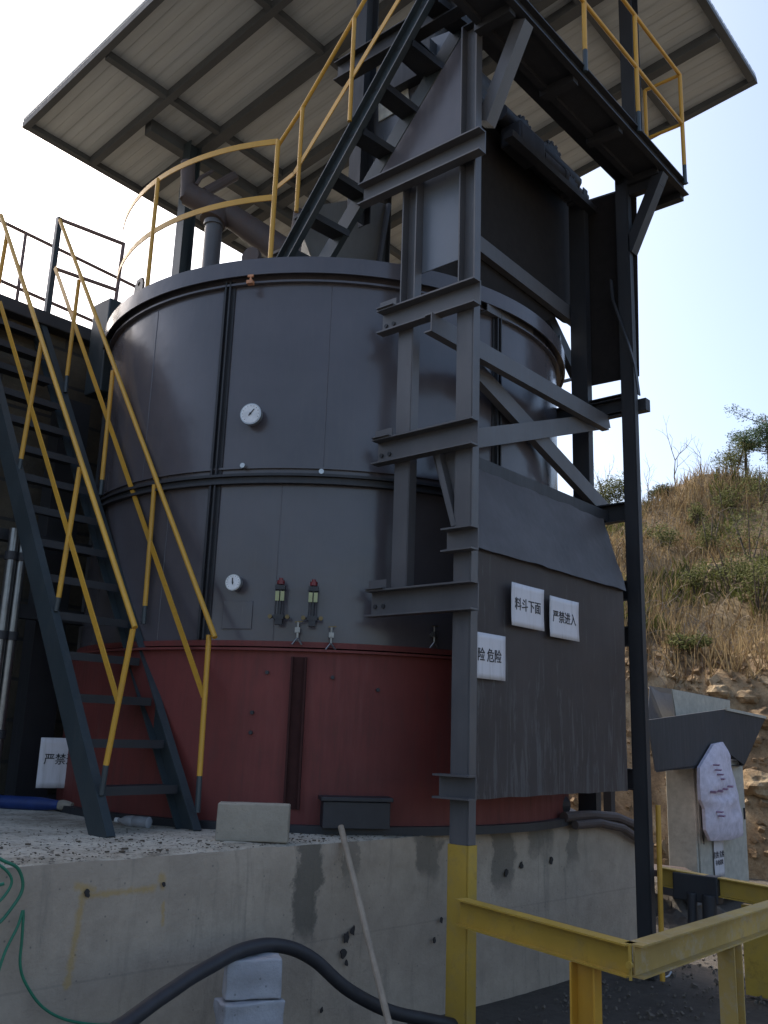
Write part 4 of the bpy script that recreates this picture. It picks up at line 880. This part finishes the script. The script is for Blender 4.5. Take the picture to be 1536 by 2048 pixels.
def spline(ps, n_=6):
    out = []
    for i in range(len(ps)-1):
        p0, p1, p2, p3 = ps[max(i-1,0)], ps[i], ps[i+1], ps[min(i+2, len(ps)-1)]
        for k_ in range(n_):
            t = k_/n_; out.append(.5*((2*p1)+(p2-p0)*t+(2*p0-5*p1+4*p2-p3)*t*t+(3*p1-p0-3*p2+p3)*t**3))
    return out+[ps[-1]]
hp_ = [PX(x, y, Y=yy) for x, y, yy in ((150,2110,3.1),(250,2048,3.2),(330,1990,3.28),(420,1932,3.34),(500,1895,3.36),(565,1892,3.36),(630,1922,3.34),(700,1982,3.28),(780,2022,3.22),(860,2040,3.15),(960,2060,3.05))]
g = MB(); g.tube([p_+V((0, 0, .004*noise.noise(p_*6))) for p_ in spline(hp_)], .032, 14); tag(g.build('rubber_hose', m_black, smooth=True), 'thick black hose arching over the pale blocks', 'hose')
m_cord = m_green
g = MB()
gh = [onwall(x, y, .02) for x, y in ((-40,1700),(0,1720),(28,1735),(38,1770),(22,1805),(-20,1850),(-60,1830),(-30,1780),(0,1765))]; g.tube(spline(gh), .007, 8)
gh = [onwall(x, y, .03) for x, y in ((-20,1960),(0,1900),(25,1850),(36,1818),(34,1870),(30,1925),(42,1965),(75,2010),(125,2036),(200,2046),(250,2038),(300,2080))]; g.tube(spline(gh), .006, 8)
gh = [onwall(x, y, .025) for x, y in ((-30,1715),(5,1740),(14,1765),(-10,1800),(-40,1812))]; g.tube(spline(gh), .006, 8)
tag(g.build('garden_hose', m_green, smooth=True), 'thin green hose looped over the left end of the foundation', 'hose')
p0 = PX(701, 1680, Z=ZS+.02); p0.y = FY(p0.x)-.025; p1 = PX(793, 2110, Y=2.98)
g = MB(); L_ = [p0.lerp(p1, t/14) + V((.004*noise.noise(V((t, 0, 0))), 0, 0)) for t in range(-1, 22)]; g.tube(L_, [.017+.003*noise.noise(V((t*.6, 3, 0))) for t in range(23)], 10); tag(g.build('wooden_pole', m_wood, smooth=True), 'pale wooden pole leaning against the foundation front', 'pole')
# blue container and bottle on slab
bc = empty('blue_pipe_roll', PX(60, 1615, Z=ZS+.02), 'blue plastic tube with a grey plug lying on the slab left of the stair', 'tube')
q0, q1 = PX(-60, 1600, Z=ZS+.05), PX(118, 1610, Z=ZS+.05); q1 = q1
g = MB(); g.tube([q0, q0.lerp(q1, .8), q1], [.046, .045, .03], 20); part('tube', g, m_blue, bc, smooth=True); g = MB(); dd = (q1-q0).normalized(); g.tube([q1, q1+dd*.03, q1+dd*.10], [.026, .034, .024], 10); g.rough(1, .01, 20); part('plug', g, m_conc2, bc, smooth=True)
pb = empty('plastic_bottle', PX(265, 1645, Z=ZS+.02), 'clear plastic bottle lying on the slab behind the stair foot', 'bottle')
q0, q1 = PX(236, 1640, Z=ZS+.04), PX(330, 1648, Z=ZS+.04); dd = (q1-q0).normalized()
mg, tg, bgl = nmat('clear_plastic'); bgl.inputs['Base Color'].default_value = (.55,.56,.58,1); bgl.inputs['Roughness'].default_value = .2; bgl.inputs['Transmission Weight'].default_value = .5
g = MB(); L_ = .23; g.tube([q0+dd*L_*t for t in (0, .05, .12, .28, .5, .52, .55, .8, .82, .98, 1)], [.012,.012,.014,.032,.033,.030,.033,.033,.031,.033,.026], 16); part('bottle_body', g, mg, pb, smooth=True)
g = MB(); g.tube([q0-dd*.018, q0+dd*.004], .0145, 12); part('cap', g, m_white, pb); 
# shiny pipes at the far left
for i_, (xa, ya_, xb, yb_, yy, lab) in enumerate(((28,1020,33,1190,6.3,'shiny galvanised pipe at the left picture edge, right one of the pair'), (6,1020,13,1190,6.3,'shiny galvanised pipe at the left picture edge, left one of the pair'))):
    o = empty('stack_pipe', PX(xb, yb_, Y=yy), lab, 'pipe', 'galvanised pipes left of the stair'); pb_ = PX(xb, yb_, Y=yy); x_ = pb_.x
    g = MB(); g.tube([(x_, yy, ZS+.02), (x_, yy, 2.95)], .036, 20); part('pipe', g, m_galvd, o, smooth=True)
    for z_ in (2.18, 2.75, 1.5): g = MB(); g.tube([(x_, yy, z_-.03), (x_, yy, z_+.03)], .048, 20); part('collar', g, m_dark, o, smooth=True)
cf = empty('pipe_frame', PX(75, 1560, Y=6.7), 'dark steel post and beam carrying pipes against the retaining wall', 'frame')
q = PX(78, 1400, Y=6.75); g = MB(); g.box((q.x-.13, 6.7, ZS), (q.x+.13, 6.86, 4.2)); part('post', g, m_dark, cf)
g = MB(); g.box((q.x-2.2, 6.40, 2.33), (q.x+.2, 6.5, 2.43)); g.box((q.x-2.2, 6.40, 2.88), (q.x+.2, 6.5, 2.96)); part('beam', g, m_dark, cf)

# ================================================================== HILL VEGETATION
random.seed(11)
g = MB()
def blade(b, base, h, wd, lean, az):
    side = V((-math.sin(az), math.cos(az), 0))*wd; tip = base+V((lean*math.cos(az+1.2), lean*math.sin(az+1.2), h)); mid = base.lerp(tip, .55)+V((0, 0, h*.08))
    v = [b.verts.new(p) for p in (base-side, base+side, mid+side*.7, mid-side*.7, tip)]
    b.faces.new(v[:4]); b.faces.new((v[3], v[2], v[4]))
cnt = 0
while cnt < 26000:
    s = random.uniform(14.4, 27); q = random.uniform(-8, 5)
    if random.random() > .45+.9*(noise.noise(V((s*.6, q*.6, 4)))): continue
    p = hpt(s, q); blade(g.b, p-V((0,0,.05)), random.uniform(.15, .55), random.uniform(.006, .014), random.uniform(0, .28), random.random()*6.28); cnt += 1
tag(g.build('dry_grass', m_dry), 'brown dry grass covering the hillside', 'grass', kind='stuff')
g = MB(); cnt = 0
while cnt < 9000:
    s = random.uniform(15.5, 27); q = random.uniform(-8, 5)
    if noise.noise(V((s*.4+9, q*.5, 1))) < .1: continue
    p = hpt(s, q); blade(g.b, p-V((0,0,.05)), random.uniform(.1, .4), random.uniform(.012, .03), random.uniform(.05, .2), random.random()*6.28); cnt += 1
tag(g.build('green_weeds', m_leaf), 'low green weeds scattered over the hillside', 'weeds', kind='stuff')
def leafcloud(b, c0, rx, rz, n_, sz, low=0.0):
    for k_ in range(n_):
        u_ = random.random()*6.283; w_ = random.uniform(-1, 1); rr = random.random()**.45; cl = noise.noise(V((math.cos(u_)*1.7+c0.x, math.sin(u_)*1.7+c0.y, w_*2)))
        if cl < -.12: continue
        rr *= .75+.5*cl; s_ = math.sqrt(1-w_*w_); p = c0+V((math.cos(u_)*s_*rx*rr, math.sin(u_)*s_*rx*rr, w_*rz*rr))
        d1_ = V((random.gauss(0,1), random.gauss(0,1), random.gauss(0,.7))).normalized(); d2_ = d1_.orthogonal().normalized(); a_ = sz*random.uniform(.6, 1.3)
        v = [b.verts.new(q_) for q_ in (p-d1_*a_, p+d2_*a_*.45, p+d1_*a_, p-d2_*a_*.45)]; b.faces.new(v)
def ridge(x, dy_=0):   # hill crest point under photo column x
    best = None
    d = ray(x, 1200); az = math.atan2(d.y, d.x)
    for k_ in range(60):
        r_ = 17+k_*.25; s = r_*math.cos(az-R(24)); q = r_*math.sin(az-R(24)); z = hillz(s, q); el = (z-1.6)/r_
        if best is None or el > best[0]: best = (el, V((r_*math.cos(az), r_*math.sin(az), z)))
    return best[1]
def shrub(x, y_off, h, wd, n_, label, mat=m_leaf, s=None, cat='shrub'):
    if s is None: n_ = 2200
    b0 = ridge(x) if s is None else s
    o = empty('shrub', b0, label, cat, 'shrubs on the hillside'); g = MB()
    for k_ in range(4): a = random.random()*6.28; g.tube([b0-V((0,0,.2)), b0+V((math.cos(a)*wd*.3, math.sin(a)*wd*.3, h*.55)), b0+V((math.cos(a)*wd*.45, math.sin(a)*wd*.45, h*.9))], [.02, .014, .004], 5)
    part('stem', g, m_bark, o); g = MB()
    for k_ in range(7):
        a = random.random()*6.28; c0 = b0+V((math.cos(a)*wd*.5*random.random(), math.sin(a)*wd*.5*random.random(), h*random.uniform(.25, .85))); leafcloud(g.b, c0, wd*.5, h*.36, n_//4, .032)
    part('foliage', g, mat, o)
def hpix(x, y):      # hill surface point seen at photo pixel
    d = ray(x, y)
    for k_ in range(400):
        t = 12+k_*.05; p = EYE+d*t; s = p.x*ca+p.y*sa; q = -p.x*sa+p.y*ca
        if hillz(s, q) > p.z: return p
    return ridge(x)
for x_, h_, w_, lab in ((1190,1.0,.9,'leafy shrub on the ridge left of the gap beside the rear column'), (1228,1.25,.9,'tallest leafy shrub on the ridge seen through the tower gap'), (1252,1.1,.8,'leafy shrub on the ridge touching the left side of the rear column'), (1330,.5,.6,'low shrub on the crest just right of the rear column'), (1480,.9,1.0,'low dense shrub on the crest under the right tree')):
    shrub(x_, 0, h_, w_, 900, lab, m_leaf)
for x_, y_, h_, w_, lab in ((1420,1110,1.0,.6,'tall yellow green bush on the upper right slope'), (1450,1040,.9,.8,'green bush just below the crest on the right'), (1500,1120,1.3,1.0,'large green bush at the right picture edge, mid slope'), (1400,1060,.6,.5,'small green bush below the bare sapling'), (1330,1100,.6,.6,'small green bush beside the rear column, mid slope'), (1520,1010,1.0,.9,'dense bush at the right picture edge near the crest'), (1380,1310,.35,.5,'low bush in dry grass above the rocks'), (1465,1180,.9,.9,'loose green bush in the middle of the slope below the crest bushes'), (1395,1190,.7,.6,'yellowish bush left of the white rock on the slope'), (1515,1220,.9,.9,'green bush at the right picture edge, low on the slope')):
    shrub(x_, 0, h_, w_, 900, lab, m_leaf, hpix(x_, y_))
def bare(x, h, label, sc=1.0):
    b0 = ridge(x); o = empty('bare_tree', b0, label, 'tree', 'bare saplings on the ridge'); g = MB()
    def br(p, d, l, r_, dep):
        q = p+d*l; m_ = p.lerp(q, .5)+V((random.gauss(0,1), random.gauss(0,1), 0))*l*.05; g.tube([p, m_, q], [r_, r_*.8, r_*.55], 5)
        if dep:
            for k_ in range(3 if dep > 1 else 2): br(q if k_ < 2 else m_, (d+V((random.gauss(0,.45), random.gauss(0,.45), random.gauss(.12,.2)))).normalized(), l*random.uniform(.5,.75), r_*.55, dep-1)
    br(b0-V((0,0,.1)), V((.02,0,1)), h*.45, .022*sc, 3); part('branches', g, m_bark, o)
bare(1362, 1.9, 'bare sapling with forked twigs alone on the crest'); bare(1216, 1.9, 'bare sapling seen through the tower gap'); bare(1303, 1.5, 'thin bare sapling close to the right side of the rear column', .6); bare(1416, 1.2, 'thin bare sapling between the forked one and the leafy tree', .6)
def tree(x, h, w_, label, lean=0):
    b0 = ridge(x); o = empty('leafy_tree', b0, label, 'tree'); g = MB(); top = b0+V((lean, 0, h)); tips = []
    g.tube([b0-V((0,0,.2)), b0.lerp(top, .5)+V((.05,0,0)), top], [.05,.035,.012], 7)
    for k_ in range(14):
        p = b0.lerp(top, random.uniform(.3, .95)); a = random.random()*6.28; q = p+V((math.cos(a), math.sin(a), .45))*w_*random.uniform(.35, .8); g.tube([p, p.lerp(q, .5)+V((0,0,-.04)), q], [.016,.011,.004], 5); tips += [q, p.lerp(q, .65)]
    part('trunk', g, m_bark, o); g = MB()
    for q in tips: leafcloud(g.b, q, w_*.26, w_*.17, 190, .034)
    part('crown', g, m_leafd, o)
tree(1508, 1.25, 1.15, 'dark leafy tree standing on the crest at the right'); tree(1556, 1.9, 1.2, 'tall dark tree cut by the right picture edge')
g = MB()
for k_ in range(2600):
    s = random.uniform(14.2, 26); q = random.uniform(-8, 5); p = hpt(s, q); a = random.random()*6.28; L_ = random.uniform(.25, .9); d_ = V((math.cos(a)*.6, math.sin(a)*.6, random.uniform(.1, 1))).normalized()
    pts = [p, p+d_*L_*.4+V((0,0,.05)), p+d_*L_*.75+V((0,0,.03)), p+d_*L_+V((0,0,-.08))]; g.tube(pts, [.006,.005,.004,.002], 3, cap=False)
tag(g.build('dead_stems', leafm('dead_stem', (.16,.12,.09), (.34,.29,.23), .1)), 'tangle of dead grey brown stems in the hillside grass', 'brush', kind='stuff')
# rocks in the cut
random.seed(5)
def rock(x, y, r_, lab):
    p = hpix(x, y); g = MB(); bmesh.ops.create_icosphere(g.b, subdivisions=3, radius=r_)
    for v in g.b.verts: d = V(v.co).normalized(); v.co = V(v.co)*(1+.35*noise.noise(d*1.6+p)+.12*noise.noise(d*5+p)); v.co.z *= .7
    o = g.build('boulder', m_rock); o.location = p; tag(o, lab, 'rock', 'rocks in the cut bank')
for x_, y_, r_, lab in ((1515,1570,.28,'large pale boulder right of the sack'), (1528,1440,.25,'pale boulder above the hopper at the right edge'), (1500,1480,.16,'small boulder just right of the hopper lip'), (1525,1680,.3,'boulder at the right edge near the ground'), (1440,1385,.18,'flat pale rock above the middle of the hopper'), (1495,1395,.16,'pale rock above the right corner of the hopper'), (1390,1362,.13,'small rock above the left half of the hopper'), (1430,1140,.2,'white rock alone in the middle of the green slope')):
    rock(x_, y_, r_, lab)
g = MB()
for k_ in range(3000):
    s = random.uniform(13.0, 15.6); q = random.uniform(-7, 2); p = hpt(s, q); r_ = random.uniform(.012, .05)*(2 if random.random() < .06 else 1)
    rm = Matrix.Rotation(random.random()*6.28, 3, V((random.gauss(0,1), random.gauss(0,1), random.gauss(0,1))).normalized())
    g.hexa([p+rm@V((x_*r_*random.uniform(.6,1.2), y_*r_*random.uniform(.5,1), z_*r_*random.uniform(.4,.8))) for z_ in (-1,1) for x_, y_ in ((-1,-1),(1,-1),(1,1),(-1,1))])
tag(g.build('rubble', m_rock), 'broken pale rubble on the cut bank', 'rubble', kind='stuff')
